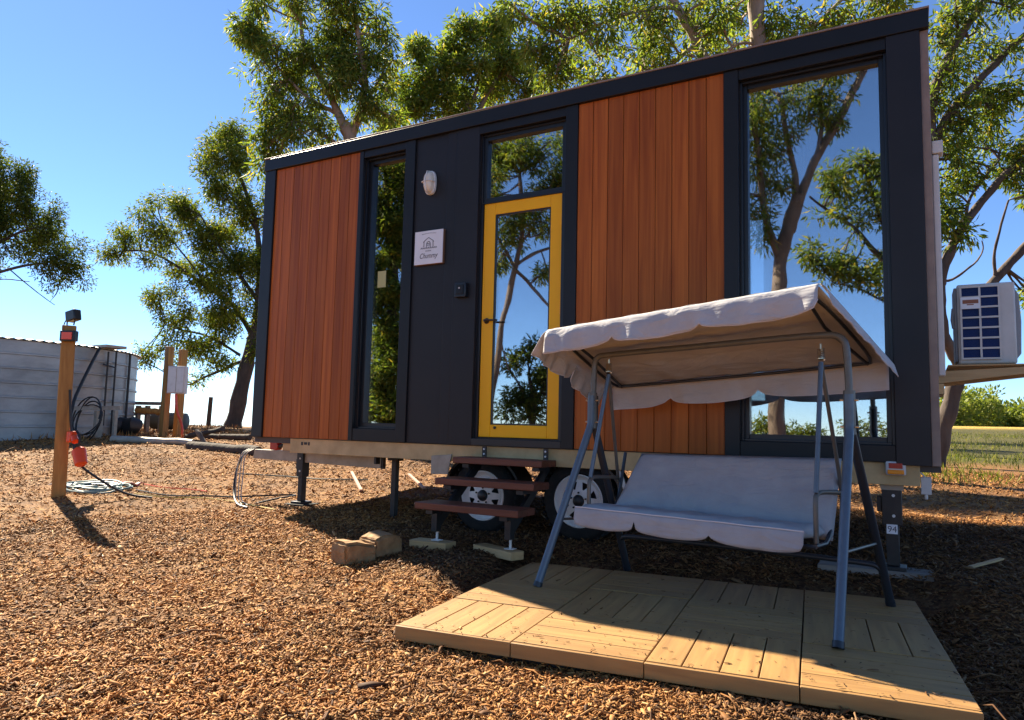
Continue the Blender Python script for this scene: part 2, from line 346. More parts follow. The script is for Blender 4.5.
SC.cycles.max_bounces = 8; SC.cycles.transparent_max_bounces = 12

# ------------------------------------------------------------------ ground sheet
def build_ground():
    rs = np.concatenate([[0.0], np.geomspace(0.6, 4000, 190)]); na = 360
    a = np.linspace(0, 2*PI, na, endpoint=False)
    X = CAM[0]+rs[1:, None]*np.sin(a)[None]; Y = CAM[1]+rs[1:, None]*np.cos(a)[None]
    V = np.stack([X, Y, ground_z(X, Y)], -1).reshape(-1, 3)
    V = np.vstack([V, [[CAM[0], CAM[1], gz(CAM[0], CAM[1])]]])
    i, j = np.meshgrid(np.arange(len(rs)-2), np.arange(na), indexing='ij'); j2 = (j+1) % na
    F = np.stack([i*na+j, (i+1)*na+j, (i+1)*na+j2, i*na+j2], -1).reshape(-1, 4)
    m = bpy.data.materials.new('mulched ground'); m.use_nodes = True
    nt = m.node_tree; n = nt.nodes; L = nt.links.new; p = n['Principled BSDF']; p.inputs['Roughness'].default_value = 0.9; p.inputs['Specular IOR Level'].default_value = 0.2
    tc = n.new('ShaderNodeTexCoord')
    def ramp(src, st):
        cr = n.new('ShaderNodeValToRGB'); e = cr.color_ramp.elements
        while len(e) < len(st): e.new(0.5)
        for k, (q, c) in enumerate(st): e[k].position = q; e[k].color = (*c, 1)
        L(src, cr.inputs[0]); return cr.outputs[0]
    def noise(s, d=8, r=0.6):
        z = n.new('ShaderNodeTexNoise'); z.inputs['Scale'].default_value = s; z.inputs['Detail'].default_value = d; z.inputs['Roughness'].default_value = r
        L(tc.outputs['Object'], z.inputs['Vector']); return z.outputs['Fac']
    def vor(s):
        z = n.new('ShaderNodeTexVoronoi'); z.inputs['Scale'].default_value = s; L(tc.outputs['Object'], z.inputs['Vector']); return z
    v1 = vor(42); sep = n.new('ShaderNodeSeparateColor'); L(v1.outputs['Color'], sep.inputs[0])
    chips = ramp(sep.outputs[0], [(0, (0.08, 0.034, 0.012)), (0.35, (0.24, 0.108, 0.032)), (0.75, (0.40, 0.205, 0.062)), (1, (0.54, 0.34, 0.13))])
    soil = ramp(noise(9), [(0.3, (0.085, 0.042, 0.020)), (0.7, (0.24, 0.12, 0.052))])
    mx = n.new('ShaderNodeMixRGB'); L(ramp(noise(1.6), [(0.35, (0.25,)*3), (0.7, (0.85,)*3)]), mx.inputs[0]); L(soil, mx.inputs[1]); L(chips, mx.inputs[2])
    # grassed area behind the house on the right, straw field beyond
    sx = n.new('ShaderNodeSeparateXYZ'); L(tc.outputs['Object'], sx.inputs[0])
    def mrange(src, a, b):
        z = n.new('ShaderNodeMapRange'); z.interpolation_type = 'SMOOTHSTEP'; z.inputs['From Min'].default_value = a; z.inputs['From Max'].default_value = b; L(src, z.inputs['Value']); return z.outputs[0]
    def mul(a, b):
        z = n.new('ShaderNodeMath'); z.operation = 'MULTIPLY'; L(a, z.inputs[0]); L(b, z.inputs[1]); return z.outputs[0]
    wob = n.new('ShaderNodeMath'); wob.operation = 'MULTIPLY_ADD'; wob.inputs[1].default_value = 5.0; L(noise(0.35), wob.inputs[0]); L(sx.outputs[1], wob.inputs[2])
    gm = mul(mrange(wob.outputs[0], 11, 16), mrange(sx.outputs[0], -2.0, 3.0))
    grass = ramp(noise(5), [(0.3, (0.06, 0.055, 0.016)), (0.55, (0.10, 0.095, 0.024)), (0.8, (0.17, 0.13, 0.04))])
    m2 = n.new('ShaderNodeMixRGB'); L(gm, m2.inputs[0]); L(mx.outputs[0], m2.inputs[1]); L(grass, m2.inputs[2])
    straw = ramp(noise(3), [(0.3, (0.50, 0.33, 0.06)), (0.7, (0.62, 0.44, 0.12))])
    m3 = n.new('ShaderNodeMixRGB'); L(mul(mrange(wob.outputs[0], 40, 46), mrange(sx.outputs[0], -6, 0)), m3.inputs[0]); L(m2.outputs[0], m3.inputs[1]); L(straw, m3.inputs[2])
    shade_and_mottle(m, m3.outputs[0], p.inputs['Base Color'])
    bp = n.new('ShaderNodeBump'); bp.inputs['Strength'].default_value = 0.9; bp.inputs['Distance'].default_value = 0.02
    av = n.new('ShaderNodeMath'); av.operation = 'ADD'; L(sep.outputs[1], av.inputs[0]); L(noise(30), av.inputs[1])
    L(av.outputs[0], bp.inputs['Height']); L(bp.outputs[0], p.inputs['Normal'])
    o = np_mesh('ground', V, F, m, smooth=True); tag(o, kind='structure'); return o
build_ground()
DECK = (3.8429, -2.3908, -0.042, 0.11672)
def deck_w(u, v, z=0):
    c, s = math.cos(DECK[3]), math.sin(DECK[3])
    return (DECK[0]+u*c-v*s, DECK[1]+u*s+v*c, DECK[2]+z)

def in_deck(x, y, pad=0.0):
    c, s = math.cos(DECK[3]), math.sin(DECK[3]); dx, dy = x-DECK[0], y-DECK[1]
    u = dx*c+dy*s; v = -dx*s+dy*c
    return (u > -pad) & (u < 2.4+pad) & (v > -pad) & (v < 1.8+pad)

def build_chips():
    VV = []; n_tot = 0
    def scatter(n, d0, d1, a0, a1, L0, lift):
        # even over the annular sector
        d = np.sqrt(RNG.uniform(d0*d0, d1*d1, n)); a = np.radians(RNG.uniform(a0, a1, n))
        return CAM[0]+d*np.sin(a), CAM[1]+d*np.cos(a), np.full(n, L0)
    bands = [(230000, 1.2, 4.2, -82, 58, 0.0215), (160000, 4.2, 8.0, -80, 45, 0.026), (62000, 8.0, 14.0, -78, 30, 0.034), (12000, 14, 24, -72, -48, 0.05)]
    X, Y, L = [np.concatenate(t) for t in zip(*[scatter(n, d0, d1, a0, a1, l, 0) for n, d0, d1, a0, a1, l in bands])]
    keep = ~in_deck(X, Y, -0.02)
    # thinner cover in scuffed patches
    pat = np.sin(X*1.9+0.8*np.sin(Y*2.3))+np.sin(Y*2.7+1.1*np.sin(X*1.3))
    keep &= (RNG.random(len(X)) < np.clip(0.95-0.22*np.maximum(0, pat-0.6), 0.4, 1))
    keep &= ~((Y > 9.5) & (X > 0))
    X, Y, L = X[keep], Y[keep], L[keep]; n = len(X)
    ln = L*np.exp(RNG.normal(0, 0.34, n)); wd = ln*RNG.uniform(0.17, 0.38, n); th = np.minimum(wd*RNG.uniform(0.2, 0.5, n), 0.008)
    tg = RNG.random(n) < 0.0035; ln = np.where(tg, ln*RNG.uniform(4, 9, n), ln); wd = np.where(tg, 0.006, wd); th = np.where(tg, 0.005, th)
    yaw = RNG.uniform(0, 2*PI, n); pt = RNG.normal(0, 0.33, n)*np.where(tg, 0.15, 1); rl = RNG.normal(0, 0.45, n); tw = RNG.normal(0, 0.25, n); bend = RNG.normal(0, 0.26, n)*ln
    d = np.stack([np.cos(yaw)*np.cos(pt), np.sin(yaw)*np.cos(pt), np.sin(pt)], -1)
    s0 = np.stack([-np.sin(yaw), np.cos(yaw), 0*yaw], -1); u0 = np.cross(d, s0)
    s = s0*np.cos(rl)[:, None]+u0*np.sin(rl)[:, None]; u = np.cross(d, s)
    z = ground_z(X, Y)+np.abs(np.sin(pt))*ln*0.30+RNG.uniform(0.0, 0.010, n)+0.006*(np.sin(X*31+3*np.sin(Y*23))*np.sin(Y*37+2.5*np.sin(X*19))+0.8*np.sin(X*13+2*np.sin(Y*9))*np.sin(Y*15+1.7*np.sin(X*11)))
    c = np.stack([X, Y, z], -1)
    out = np.empty((n, 12, 3))
    k = 0
    for st, wf in ((-0.5, 0.55), (0.0, 1.0), (0.5, 0.45)):
        for sx_, sy_ in ((-1, -1), (1, -1), (1, 1), (-1, 1)):
            out[:, k] = c+d*(st*ln)[:, None]+s*(sx_*wd*0.5*wf*(1+0.3*st))[:, None]+u*(sy_*th*0.5+bend*(0.25-st*st)*2+sx_*tw*st*wd)[:, None]; k += 1
    fb = np.array([(0,1,2,3),(11,10,9,8)]+[(r*4+j, r*4+4+j, r*4+4+(j+1) % 4, r*4+(j+1) % 4) for r in (0,1) for j in range(4)])
    F = (np.arange(n)[:, None, None]*12+fb[None]).reshape(-1, 4)
    # a few have been kicked onto the deck
    dk = RNG.choice(n, 420, replace=False); uu = RNG.random(420)**1.0*2.4; vv = np.where(RNG.random(420) < 0.6, RNG.random(420)**2*1.8, RNG.random(420)*1.8)
    cs_, sn_ = math.cos(DECK[3]), math.sin(DECK[3]); tgt = np.stack([DECK[0]+uu*cs_-vv*sn_, DECK[1]+uu*sn_+vv*cs_, np.full(420, DECK[2]+0.006)], -1)
    flat = out[dk]-out[dk].mean(1, keepdims=True); flat[:, :, 2] *= 0.25; out[dk] = flat*0.7+tgt[:, None]
    o = np_mesh('wood_chips', out.reshape(-1, 3), F, M['chip']); tag(o, 'loose tan and brown wood chip mulch covering the yard', 'mulch', kind='stuff')
build_chips()

# ------------------------------------------------------------------ tiny house
H = thing('tiny_house', 'black tiny house on wheels with orange timber panels and a yellow door', 'tiny house', (3.07, 1.2, 0.02))
RX = 6.175; DEP = 2.4; ZB, ZT = 0.75, 3.72
def boards(x0, x1, z0, z1, n, parent, y=0.0):
    b = MB(); b.box(x0, x1, y+0.014, y+0.03, z0, z1); w_ = (x1-x0)/n
    for i in range(n): b.box(x0+i*w_+0.0014, x0+(i+1)*w_-0.0014, y-0.002, y+0.0139, z0, z1)
    return b.build('timber_cladding', M['cladding'], parent, bevel=0.0025, seg=1)
boards(0.153, 1.322, ZB, 3.585, 9, H); boards(3.674, 4.855, ZB, 3.585, 9, H)
# roof edge and roof
MB().box(-0.006, 6.181, -0.035, 0.03, 3.585, 3.712).build('roof_fascia', M['black'], H, bevel=0.004)
MB().box(-0.012, 6.186, -0.042, 2.45, 3.7125, 3.726).build('roof_capping', M['flash'], H, bevel=0.002)
MB().box(0.0, RX, 0.032, DEP-0.002, 3.55, 3.711).build('roof', M['inner'], H)
# posts, boards and panels of the dark parts: all sit 1-2 cm proud of the sheet behind
def blk(x0, x1, z0, z1, name, y0=-0.016, y1=0.03, m='black', bev=0.003):
    return MB().box(x0, x1, y0, y1, z0, z1).build(name, M[m], H, bevel=bev)
blk(0.0, 0.1525, ZB-0.004, 3.5845, 'corner_post', y0=-0.022)
blk(5.929, 6.126, ZB-0.02, 3.5845, 'corner_post', y0=-0.022, m='panel')
blk(6.1265, 6.176, ZB-0.02, 3.5845, 'edge_flashing', y0=0.004, m='flash')
blk(1.3225, 1.372, ZB-0.002, 3.5845, 'window_surround'); blk(1.889, 2.004, ZB-0.002, 3.5845, 'window_surround')
blk(1.3725, 1.8885, 3.513, 3.5843, 'window_surround', y0=-0.010); blk(1.3725, 1.8885, ZB-0.002, 0.862, 'window_surround', y0=-0.010)
blk(2.005, 2.371, ZB-0.002, 3.5845, 'wall_panel', y0=0.004, m='panel')
blk(2.3715, 2.472, ZB-0.002, 3.5845, 'wall_batten', y0=-0.006, m='panel')
blk(2.4725, 2.7135, ZB-0.002, 3.5845, 'wall_panel', y0=-0.010, m='panel')
blk(3.563, 3.6735, ZB-0.002, 3.5845, 'door_surround'); blk(2.714, 3.5625, 3.507, 3.5843, 'door_surround', y0=-0.010)
blk(2.714, 3.5625, ZB-0.002, 0.806, 'door_sill', y0=-0.012, m='black2')
blk(4.8555, 4.961, ZB-0.004, 3.5845, 'window_surround'); blk(4.9615, 5.9285, 3.503, 3.5843, 'window_surround', y0=-0.010); blk(4.9615, 5.9285, ZB-0.004, 0.853, 'window_surround', y0=-0.010)

def window(x0, x1, z0, z1, fw, rec, name='window', lip=None):
    """frame set back in the opening, with reveal and pane"""
    b = MB(); d = rec
    for (a, c, e, g) in ((x0, x0+fw, z0, z1), (x1-fw, x1, z0, z1), (x0+fw, x1-fw, z0, z0+fw), (x0+fw, x1-fw, z1-fw, z1)):
        b.box(a, c, d-0.035, d+0.04, e, g)
    for (a, c, e, g) in ((x0-0.0005, x0+0.02, z0, z1), (x1-0.02, x1+0.0005, z0, z1), (x0+0.0205, x1-0.0205, z0, z0+0.018), (x0+0.0205, x1-0.0205, z1-0.018, z1)):
        b.box(a, c, 0.0315, d-0.0352, e, g)
    fr = b.build(name, M['black2'], H, bevel=0.003)
    MB().box(x0+fw-0.006, x1-fw+0.006, d, d+0.018, z0+fw-0.006, z1-fw+0.006).build('pane', M['glass'], fr, smooth=False)
    return fr
window(1.3725, 1.8885, 0.8625, 3.5125, 0.055, 0.10)
window(2.7145, 3.5620, 2.871, 3.5065, 0.055, 0.08)       # fanlight over the door
window(4.9620, 5.9280, 0.8535, 3.5025, 0.050, 0.10)

# door
dy = 0.045
xl, zb = app(2.779, 0.822, dy); xr, zt = app(3.535, 2.862, dy); gxl, gzb = app(2.893, 0.927, dy); gxr, gzt = app(3.431, 2.753, dy)
MB().box(2.7145, xl-0.004, 0.032, dy+0.06, 0.8065, 2.8705).box(xr+0.004, 3.5620, 0.032, dy+0.06, 0.8065, 2.8705).box(xl-0.0035, xr+0.0035, 0.034, dy+0.06, zt+0.004, 2.8705).box(xl-0.0035, xr+0.0035, 0.034, dy+0.06, 0.8065, zb-0.004).build('door_frame', M['black2'], H, bevel=0.002)
db = MB()
for (a, c, e, g) in ((xl, gxl, zb, zt), (gxr, xr, zb, zt), (gxl, gxr, zb, gzb), (gxl, gxr, gzt, zt)): db.box(a, c, dy, dy+0.045, e, g)
door = db.build('door', M['yellow'], H, bevel=0.004)
MB().box(gxl-0.005, gxr+0.005, dy+0.018, dy+0.034, gzb-0.005, gzt+0.005).build('pane', M['glass'], door, smooth=False)
bz = MB()
for (a, c, e, g) in ((gxl, gxl+0.012, gzb, gzt), (gxr-0.012, gxr, gzb, gzt), (gxl+0.012, gxr-0.012, gzb, gzb+0.012), (gxl+0.012, gxr-0.012, gzt-0.012, gzt)): bz.box(a, c, dy+0.006, dy+0.017, e, g)
bz.build('glazing_bead', M['black2'], door)
hx, hz = app(2.835, 1.818, dy)
MB().lathe([(0.0, 0), (0.024, 0), (0.026, -0.006), (0.02, -0.012), (0.011, -0.014), (0.011, -0.045), (0.0, -0.047)], (hx, dy, hz), 'y', 20).tube([(hx, dy-0.04, hz), (hx+0.03, dy-0.048, hz), (hx+0.13, dy-0.048, hz-0.004)], 0.0085, 8).build('handle', M['black2'], door)
MB().lathe([(0, 0), (0.012, 0), (0.012, -0.012), (0, -0.014)], (gxl+0.05, dy, gzb-0.025), 'y', 12).build('door_stop', M['blacksteel'], door)
for hz_ in (1.15, 1.9, 2.65): MB().tube([(xr+0.001, dy-0.006, hz_-0.05), (xr+0.001, dy-0.006, hz_+0.05)], 0.007, 8).build('hinge', M['yellow'], door)

# shell: floor, ends, back wall with a tall window, lining
MB().box(0.0, RX, 0.0325, DEP, 0.69, 0.746).build('floor', M['inner'], H)
MB().box(0.0, 0.06, 0.0325, DEP, 0.7465, 3.549).build('end_wall', M['black'], H)
MB().box(RX-0.06, RX, 0.0325, DEP, 0.7465, 3.549).build('end_wall', M['plasticwhite'], H)
bx0, bx1, bz0, bz1 = 4.12, 4.725, 1.2, 3.15
bw = MB(); bw.box(0.0605, bx0, DEP-0.06, DEP-0.001, 0.7465, 3.549).box(bx1, RX-0.0605, DEP-0.06, DEP-0.001, 0.7465, 3.549).box(bx0, bx1, DEP-0.06, DEP-0.001, 0.7465, bz0).box(bx0, bx1, DEP-0.06, DEP-0.001, bz1, 3.549)
bw.build('back_wall', M['inner'], H)
b2 = MB()
for (a, c, e, g) in ((bx0, bx0+0.04, bz0, bz1), (bx1-0.012, bx1, bz0, bz1), (bx0+0.04, bx1-0.012, bz0, bz0+0.04), (bx0+0.04, bx1-0.012, bz1-0.03, bz1)): b2.box(a+0.001, c-0.001, DEP-0.05, DEP-0.01, e+0.001, g-0.001)
bwn = b2.build('window', M['black2'], H)
MB().box(bx0+0.035, bx1-0.008, DEP-0.034, DEP-0.026, bz0+0.035, bz1-0.025).build('pane', M['glass2'], bwn, smooth=False)
# wall lining behind the facade panels keeps the room dark
MB().box(0.0605, 1.372, 0.0325, 0.07, 0.7465, 3.549).box(1.889, 2.713, 0.0325, 0.07, 0.7465, 3.549).box(3.563, 4.961, 0.0325, 0.07, 0.7465, 3.549).build('wall_lining', M['inner'], H)

# chassis
ch = MB(); ch.box(0.52, 6.06, 0.03, 0.085, 0.60, 0.742); ch.box(0.52, 6.06, 2.30, 2.36, 0.60, 0.72)
for k in range(9): ch.box(0.6+k*0.67, 0.65+k*0.67, 0.086, 2.299, 0.615, 0.689)
ch.build('chassis_rail', M['galv'], H, bevel=0.003)
MB().box(0.395, 0.5195, 0.05, 0.12, 0.615, 0.741).build('rail_end_block', M['paleply'], H, bevel=0.003)
MB().prism([(-0.32, 0.50), (-0.30, 0.60), (1.40, 0.599), (1.475, 0.595), (1.475, 0.478), (1.40, 0.475)], 0.30, 0.36).build('drawbar', M['galv2'], H, bevel=0.004)
MB().box(1.476, 1.50, 0.31, 0.35, 0.47, 0.598).build('bracket', M['blacksteel'], H)
MB().box(1.56, 1.585, 0.10, 0.16, 0.53, 0.60).build('bracket', M['blacksteel'], H)
MB().prism([(2.285, 0.64), (2.50, 0.66), (2.465, 0.485), (2.285, 0.48)], 0.012, 0.024).build('bracket_plate', M['galv2'], H, bevel=0.002)
def slot(x): return [(x, 0.018), (x+0.055, 0.018), (x+0.055, 0.02)]
MB().box(0.675, 0.70, 0.0265, 0.0298, 0.68, 0.712).box(0.715, 0.755, 0.0265, 0.0298, 0.685, 0.71).box(0.77, 0.79, 0.0265, 0.0298, 0.68, 0.712).build('rail_slot', M['blacksteel'], H)

def jack(x, y, top, wide, label):
    g = gz(x, y)+0.045
    j = MB(); j.box(x-wide/2, x+wide/2, y-0.05, y+0.05, 0.34, top).box(x-wide*0.33, x+wide*0.33, y-0.035, y+0.035, g, 0.3395)
    j.box(x-wide/2-0.03, x-wide/2-0.001, y-0.03, y+0.03, 0.42, 0.52)
    o = j.build('stabiliser_jack', M['blacksteel'], H, bevel=0.004)
    MB().box(x-0.075, x+0.075, y-0.08, y+0.08, g-0.024, g-0.001).build('foot', M['blacksteel'], o, bevel=0.003)
    for zz in (0.40, 0.53): MB().lathe([(0, 0), (0.010, 0), (0.010, -0.008), (0, -0.009)], (x+0.01, y-0.0502, zz), 'y', 8).build('bolt', M['whitepaint'], o)
    return o
jack(0.42, 0.32, 0.62, 0.085, '')
jr = jack(5.895, 0.13, 0.585, 0.115, '')
MB().box(5.832, 5.965, 0.072, 0.078, 0.565, 0.618).build('mounting_plate', M['galv2'], jr)
MB().box(5.862, 5.925, 0.0785, 0.0797, 0.285, 0.345).build('sticker', M['signwhite'], jr)
def text_mesh(txt, size, origin, name, m, parent, shear=0.0, ext=0.0008, sx=1.0):
    cu = bpy.data.curves.new(name, 'FONT'); cu.body = txt; cu.size = size; cu.align_x = 'CENTER'; cu.extrude = ext; cu.shear = shear
    to = bpy.data.objects.new(name, cu); COL.objects.link(to)
    bpy.context.view_layer.update()
    me = bpy.data.meshes.new_from_object(to.evaluated_get(bpy.context.evaluated_depsgraph_get())); bpy.data.objects.remove(to)
    v = np.empty(len(me.vertices)*3); me.vertices.foreach_get('co', v); v = v.reshape(-1, 3); o0 = np.array(parent_origin(parent))
    out = np.stack([v[:, 0]*sx+origin[0], -v[:, 2]+origin[1], v[:, 1]+origin[2]], -1)-o0
    me.vertices.foreach_set('co', out.ravel()); me.materials.clear(); me.materials.append(m); me.name = name
    o = bpy.data.objects.new(name, me); COL.objects.link(o); o.parent = parent; return o
text_mesh('94', 0.055, (5.894, 0.0782, 0.297), 'number', M['ink'], jr)
# short prop under the chassis
MB().box(1.635, 1.69, 0.27, 0.325, gz(1.66, 0.3)-0.01, 0.56).box(1.60, 1.72, 0.25, 0.35, 0.5605, 0.585).build('support_leg', M['blacksteel'], H, bevel=0.003)
# wheels
def wheel(x, z):
    R_ = 0.325; y0 = 0.09; n = 40
    t = MB().lathe([(0.205, 0.02), (0.225, 0.0), (0.285, 0.003), (0.312, 0.022), (R_, 0.05), (R_, 0.165), (0.312, 0.195), (0.285, 0.21), (0.205, 0.20)], (x, y0, z), 'y', 48)
    for k in range(36):
        a = 2*PI*k/36; c, s = math.cos(a), math.sin(a)
        t.bar((x+c*0.318, y0+0.03, z+s*0.318), (x+c*0.330, y0+0.03, z+s*0.330), 0.018, 0.045, (0,1,0))
    wn = bpy.data.objects.new('wheel', None); COL.objects.link(wn); wn.parent = H; wn.location = Vector((x, 0.19, z))-Vector(H.location)
    t.build('tyre', M['rubber'], wn)
    r = MB().lathe([(0.206, 0.17), (0.206, 0.02), (0.213, 0.008), (0.205, 0.004), (0.196, 0.014), (0.188, 0.035), (0.165, 0.05)], (x, y0, z), 'y', 48)
    # disc with eight triangular openings
    k8 = 8
    for k in range(k8):
        a0 = 2*PI*k/k8; st = 2*PI/k8
        def P(rr, aa, yy): return (x+rr*math.cos(aa), y0+yy, z+rr*math.sin(aa))
        rows = []
        A = [a0+st*q for q in (0, 0.14, 0.30, 0.5, 0.70, 0.86, 1.0)]
        inner = [P(0.044, q, 0.014) for q in A]; outer = [P(0.165, q, 0.05) for q in A]
        mid_in = [P(0.088, A[0], 0.02), P(0.090, A[1], 0.02), P(0.093, A[2], 0.02), P(0.096, A[3], 0.02), P(0.093, A[4], 0.02), P(0.090, A[5], 0.02), P(0.088, A[6], 0.02)]
        ro = [P(0.150, q, 0.034) for q in A]
        # triangle pointing to the hub: side posts are wide near the hub, narrow at the rim
        mid_in[2] = P(0.093, A[3]-0.05, 0.02); mid_in[4] = P(0.093, A[3]+0.05, 0.02)
        ro[2] = P(0.150, A[3]-0.23, 0.034); ro[4] = P(0.150, A[3]+0.23, 0.034)
        b0 = len(r.v); r.v += inner+mid_in+ro+outer
        for i in range(6):
            r.f.append((b0+i, b0+i+1, b0+7+i+1, b0+7+i)); r.f.append((b0+14+i, b0+14+i+1, b0+21+i+1, b0+21+i))
            if i not in (2, 3): r.f.append((b0+7+i, b0+7+i+1, b0+14+i+1, b0+14+i))
    r.build('rim', M['whitepaint'], wn, recalc=False)
    hb = MB().lathe([(0.050, 0.013), (0.046, 0.004), (0.042, -0.006), (0.030, -0.016), (0.0, -0.017)], (x, y0, z), 'y', 20)
    for k in range(5): 
        a = 2*PI*k/5+0.3; hb.lathe([(0.008, 0.014), (0.008, 0.004), (0, 0.002)], (x+0.066*math.cos(a), y0, z+0.066*math.sin(a)), 'y', 8)
    hb.build('hub', M['blacksteel'], wn)
    MB().lathe([(0.0, 0.10), (0.19, 0.10), (0.19, 0.16), (0, 0.16)], (x, y0, z), 'y', 24).build('brake_drum', M['blacksteel'], wn)
wheel(2.775, 0.318); wheel(3.675, 0.335)
for x_ in (2.775, 3.675): MB().tube([(x_, 0.25, 0.325), (x_, 2.1, 0.325)], 0.035, 10).build('axle', M['blacksteel'], H)
for (cx, cz) in ((2.775, 0.318), (3.675, 0.335)):
    rows = []
    for k in range(17):
        a = rad(8+164*k/16); c, s = math.cos(a), math.sin(a)
        rows.append([(cx+c*0.375, 0.075, cz+s*0.345), (cx+c*0.395, 0.075, cz+s*0.365), (cx+c*0.395, 0.33, cz+s*0.365), (cx+c*0.375, 0.33, cz+s*0.345), (cx+c*0.375, 0.075, cz+s*0.345)])
    MB().grid(rows).build('mudguard', M['blacksteel'], H)
MB().tube([(3.80, 0.062, 0.712), (3.88, 0.062, 0.700), (3.985, 0.062, 0.655), (4.05, 0.062, 0.56), (4.085, 0.062, 0.45), (4.09, 0.062, 0.41)], 0.016, 8).build('mudguard_trim', M['whitepaint'], H)
# tail light
tl = MB().box(5.868, 5.982, -0.02, 0.028, 0.665, 0.752).build('tail_light', M['plasticwhite'], H, bevel=0.010)
MB().box(5.886, 5.964, -0.0245, -0.0202, 0.708, 0.742).build('red_lens', M['red'], tl, bevel=0.003)
MB().box(5.878, 5.972, -0.028, -0.0202, 0.672, 0.700).build('amber_lens', M['amber'], tl, bevel=0.006)
MB().box(6.062, 6.12, 0.05, 0.10, 0.55, 0.66).tube([(6.09, 0.06, 0.55), (6.09, 0.06, 0.52)], 0.01, 8).tube([(6.085, 0.05, 0.66), (6.06, 0.04, 0.69), (6.0, 0.04, 0.70)], 0.006, 6).build('junction_box', M['plasticwhite'], H, bevel=0.003)
# conduit and bracket on the right end
MB().box(6.177, 6.215, 0.03, 0.10, 1.30, 2.74).box(6.177, 6.24, 0.02, 0.12, 2.745, 2.83).build('conduit', M['plasticwhite'], H, bevel=0.006)
br = MB()
br.prism([(6.177, 1.27), (6.177, 1.352), (6.86, 1.385), (6.86, 1.355)], 0.36, 0.40).prism([(6.177, 1.27), (6.177, 1.352), (6.86, 1.385), (6.86, 1.355)], 0.76, 0.80)
br.box(6.24, 6.90, 0.36, 0.80, 1.386, 1.396); br.box(6.1775, 6.215, 0.34, 0.82, 1.20, 1.268).box(6.1775, 6.20, 0.37, 0.41, 1.3525, 1.9)
br.build('shelf_bracket', M['paleply'], H, bevel=0.002)

# sheer curtain hanging inside the big window, and a sticker on the narrow one
rows = []
for i in range(13):
    z_ = 2.62+0.80*i/12; rows.append([(5.02+0.40*j/60, 0.30+0.020*math.sin(j*0.85)+0.006*math.sin(j*2.3+i*0.3), z_) for j in range(61)])
tag(MB().grid(rows).build('window_curtain', mat('brown sheer curtain', (0.23, 0.16, 0.09), 0.8), None), 'short brown sheer curtain hanging behind the top of the large window', 'curtain')
fx, fz = app(1.655, 2.30, 0.099)
tag(MB().box(fx-0.055, fx+0.045, 0.0965, 0.0995, fz-0.10, fz+0.06).build('window_sticker', mat('pale yellow paper', (0.52, 0.50, 0.22), 0.6), None, smooth=False), 'pale yellow paper sticker on the narrow window glass', 'sticker')
# ---- items fixed on the facade
T = thing('wall_light', 'white oval caged bulkhead light on the dark panel above the sign', 'wall light', (2.193, 0.003, 3.03))
cx, cz = 2.193, 3.135
def oval(rx, rz, y0, y1, n=28):
    return [(cx+rx*math.copysign(abs(math.cos(2*PI*k/n))**0.7, math.cos(2*PI*k/n)), cz+rz*math.copysign(abs(math.sin(2*PI*k/n))**0.8, math.sin(2*PI*k/n))) for k in range(n)]
MB().prism(oval(0.060, 0.112, 0, 0), -0.03, 0.003).build('base', M['whitepaint'], T, bevel=0.006)
gl = MB(); rows = []
for q in range(7):
    a = q/6*PI/2; k = math.cos(a); rows.append([(cx+(px-cx)*(0.15+0.85*k), -0.031-0.062*math.sin(a), cz+(pz-cz)*(0.15+0.85*k)) for (px, pz) in oval(0.050, 0.100, 0, 0)+oval(0.050, 0.100, 0, 0)[:1]])
gl.grid(rows); gl.f.append(tuple(len(gl.v)-29+i for i in range(28))); gl.build('lens', mat('cream ribbed glass', (0.78, 0.70, 0.56), 0.2), T)
cg = MB()
cg.tube([(cx-0.062, -0.03, cz), (cx-0.058, -0.075, cz), (cx, -0.103, cz), (cx+0.058, -0.075, cz), (cx+0.062, -0.03, cz)], 0.005, 6)
cg.tube([(cx, -0.03, cz-0.106), (cx, -0.075, cz-0.095), (cx, -0.103, cz), (cx, -0.075, cz+0.095), (cx, -0.03, cz+0.106)], 0.005, 6)
cg.build('cage', M['whitepaint'], T)
T = thing('name_sign', 'square white sign with house emblem and script name on charcoal wall panel', 'sign', (2.21, 0.002, 2.52))
MB().box(2.052, 2.372, -0.028, 0.003, 2.366, 2.680).build('backing_board', mat('brown sign backing', (0.16, 0.075, 0.035), 0.6), T, bevel=0.002)
pl = MB().box(2.053, 2.366, -0.0345, -0.0285, 2.370, 2.680).build('sign_face', M['signwhite'], T, bevel=0.001)
em = MB(); sx0, yy = 2.209, -0.0355
def stroke(pts, r=0.003): em.tube([(sx0+p[0], yy, p[1]) for p in pts], r, 6)
stroke([(-0.058, 2.573), (-0.048, 2.585), (0, 2.615), (0.048, 2.585), (0.058, 2.573)]); stroke([(-0.05, 2.582), (-0.052, 2.53)]); stroke([(0.05, 2.582), (0.052, 2.53)])
stroke([(0.02*math.cos(a)-0.0, 2.555+0.024*math.sin(a)) for a in np.linspace(0, PI, 9)]); stroke([(-0.02, 2.556), (-0.02, 2.528)]); stroke([(0.02, 2.556), (0.02, 2.528)])
stroke([(-0.016, 2.56), (0.016, 2.56)]); stroke([(-0.016, 2.545), (0.016, 2.545)])
for k in range(9): 
    a = -0.085+k*0.0205; stroke([(a, 2.512), (a+0.006, 2.527), (a+0.014, 2.514)], 0.0028)
for k in range(6): stroke([(-0.03+k*0.011, 2.487), (-0.026+k*0.011, 2.496)], 0.0024)
for k in range(14): stroke([(-0.075+k*0.0115, 2.648+0.006*math.sin(k/13*PI)), (-0.069+k*0.0115, 2.652+0.006*math.sin(k/13*PI))], 0.0018)
em.build('emblem', M['ink'], pl)
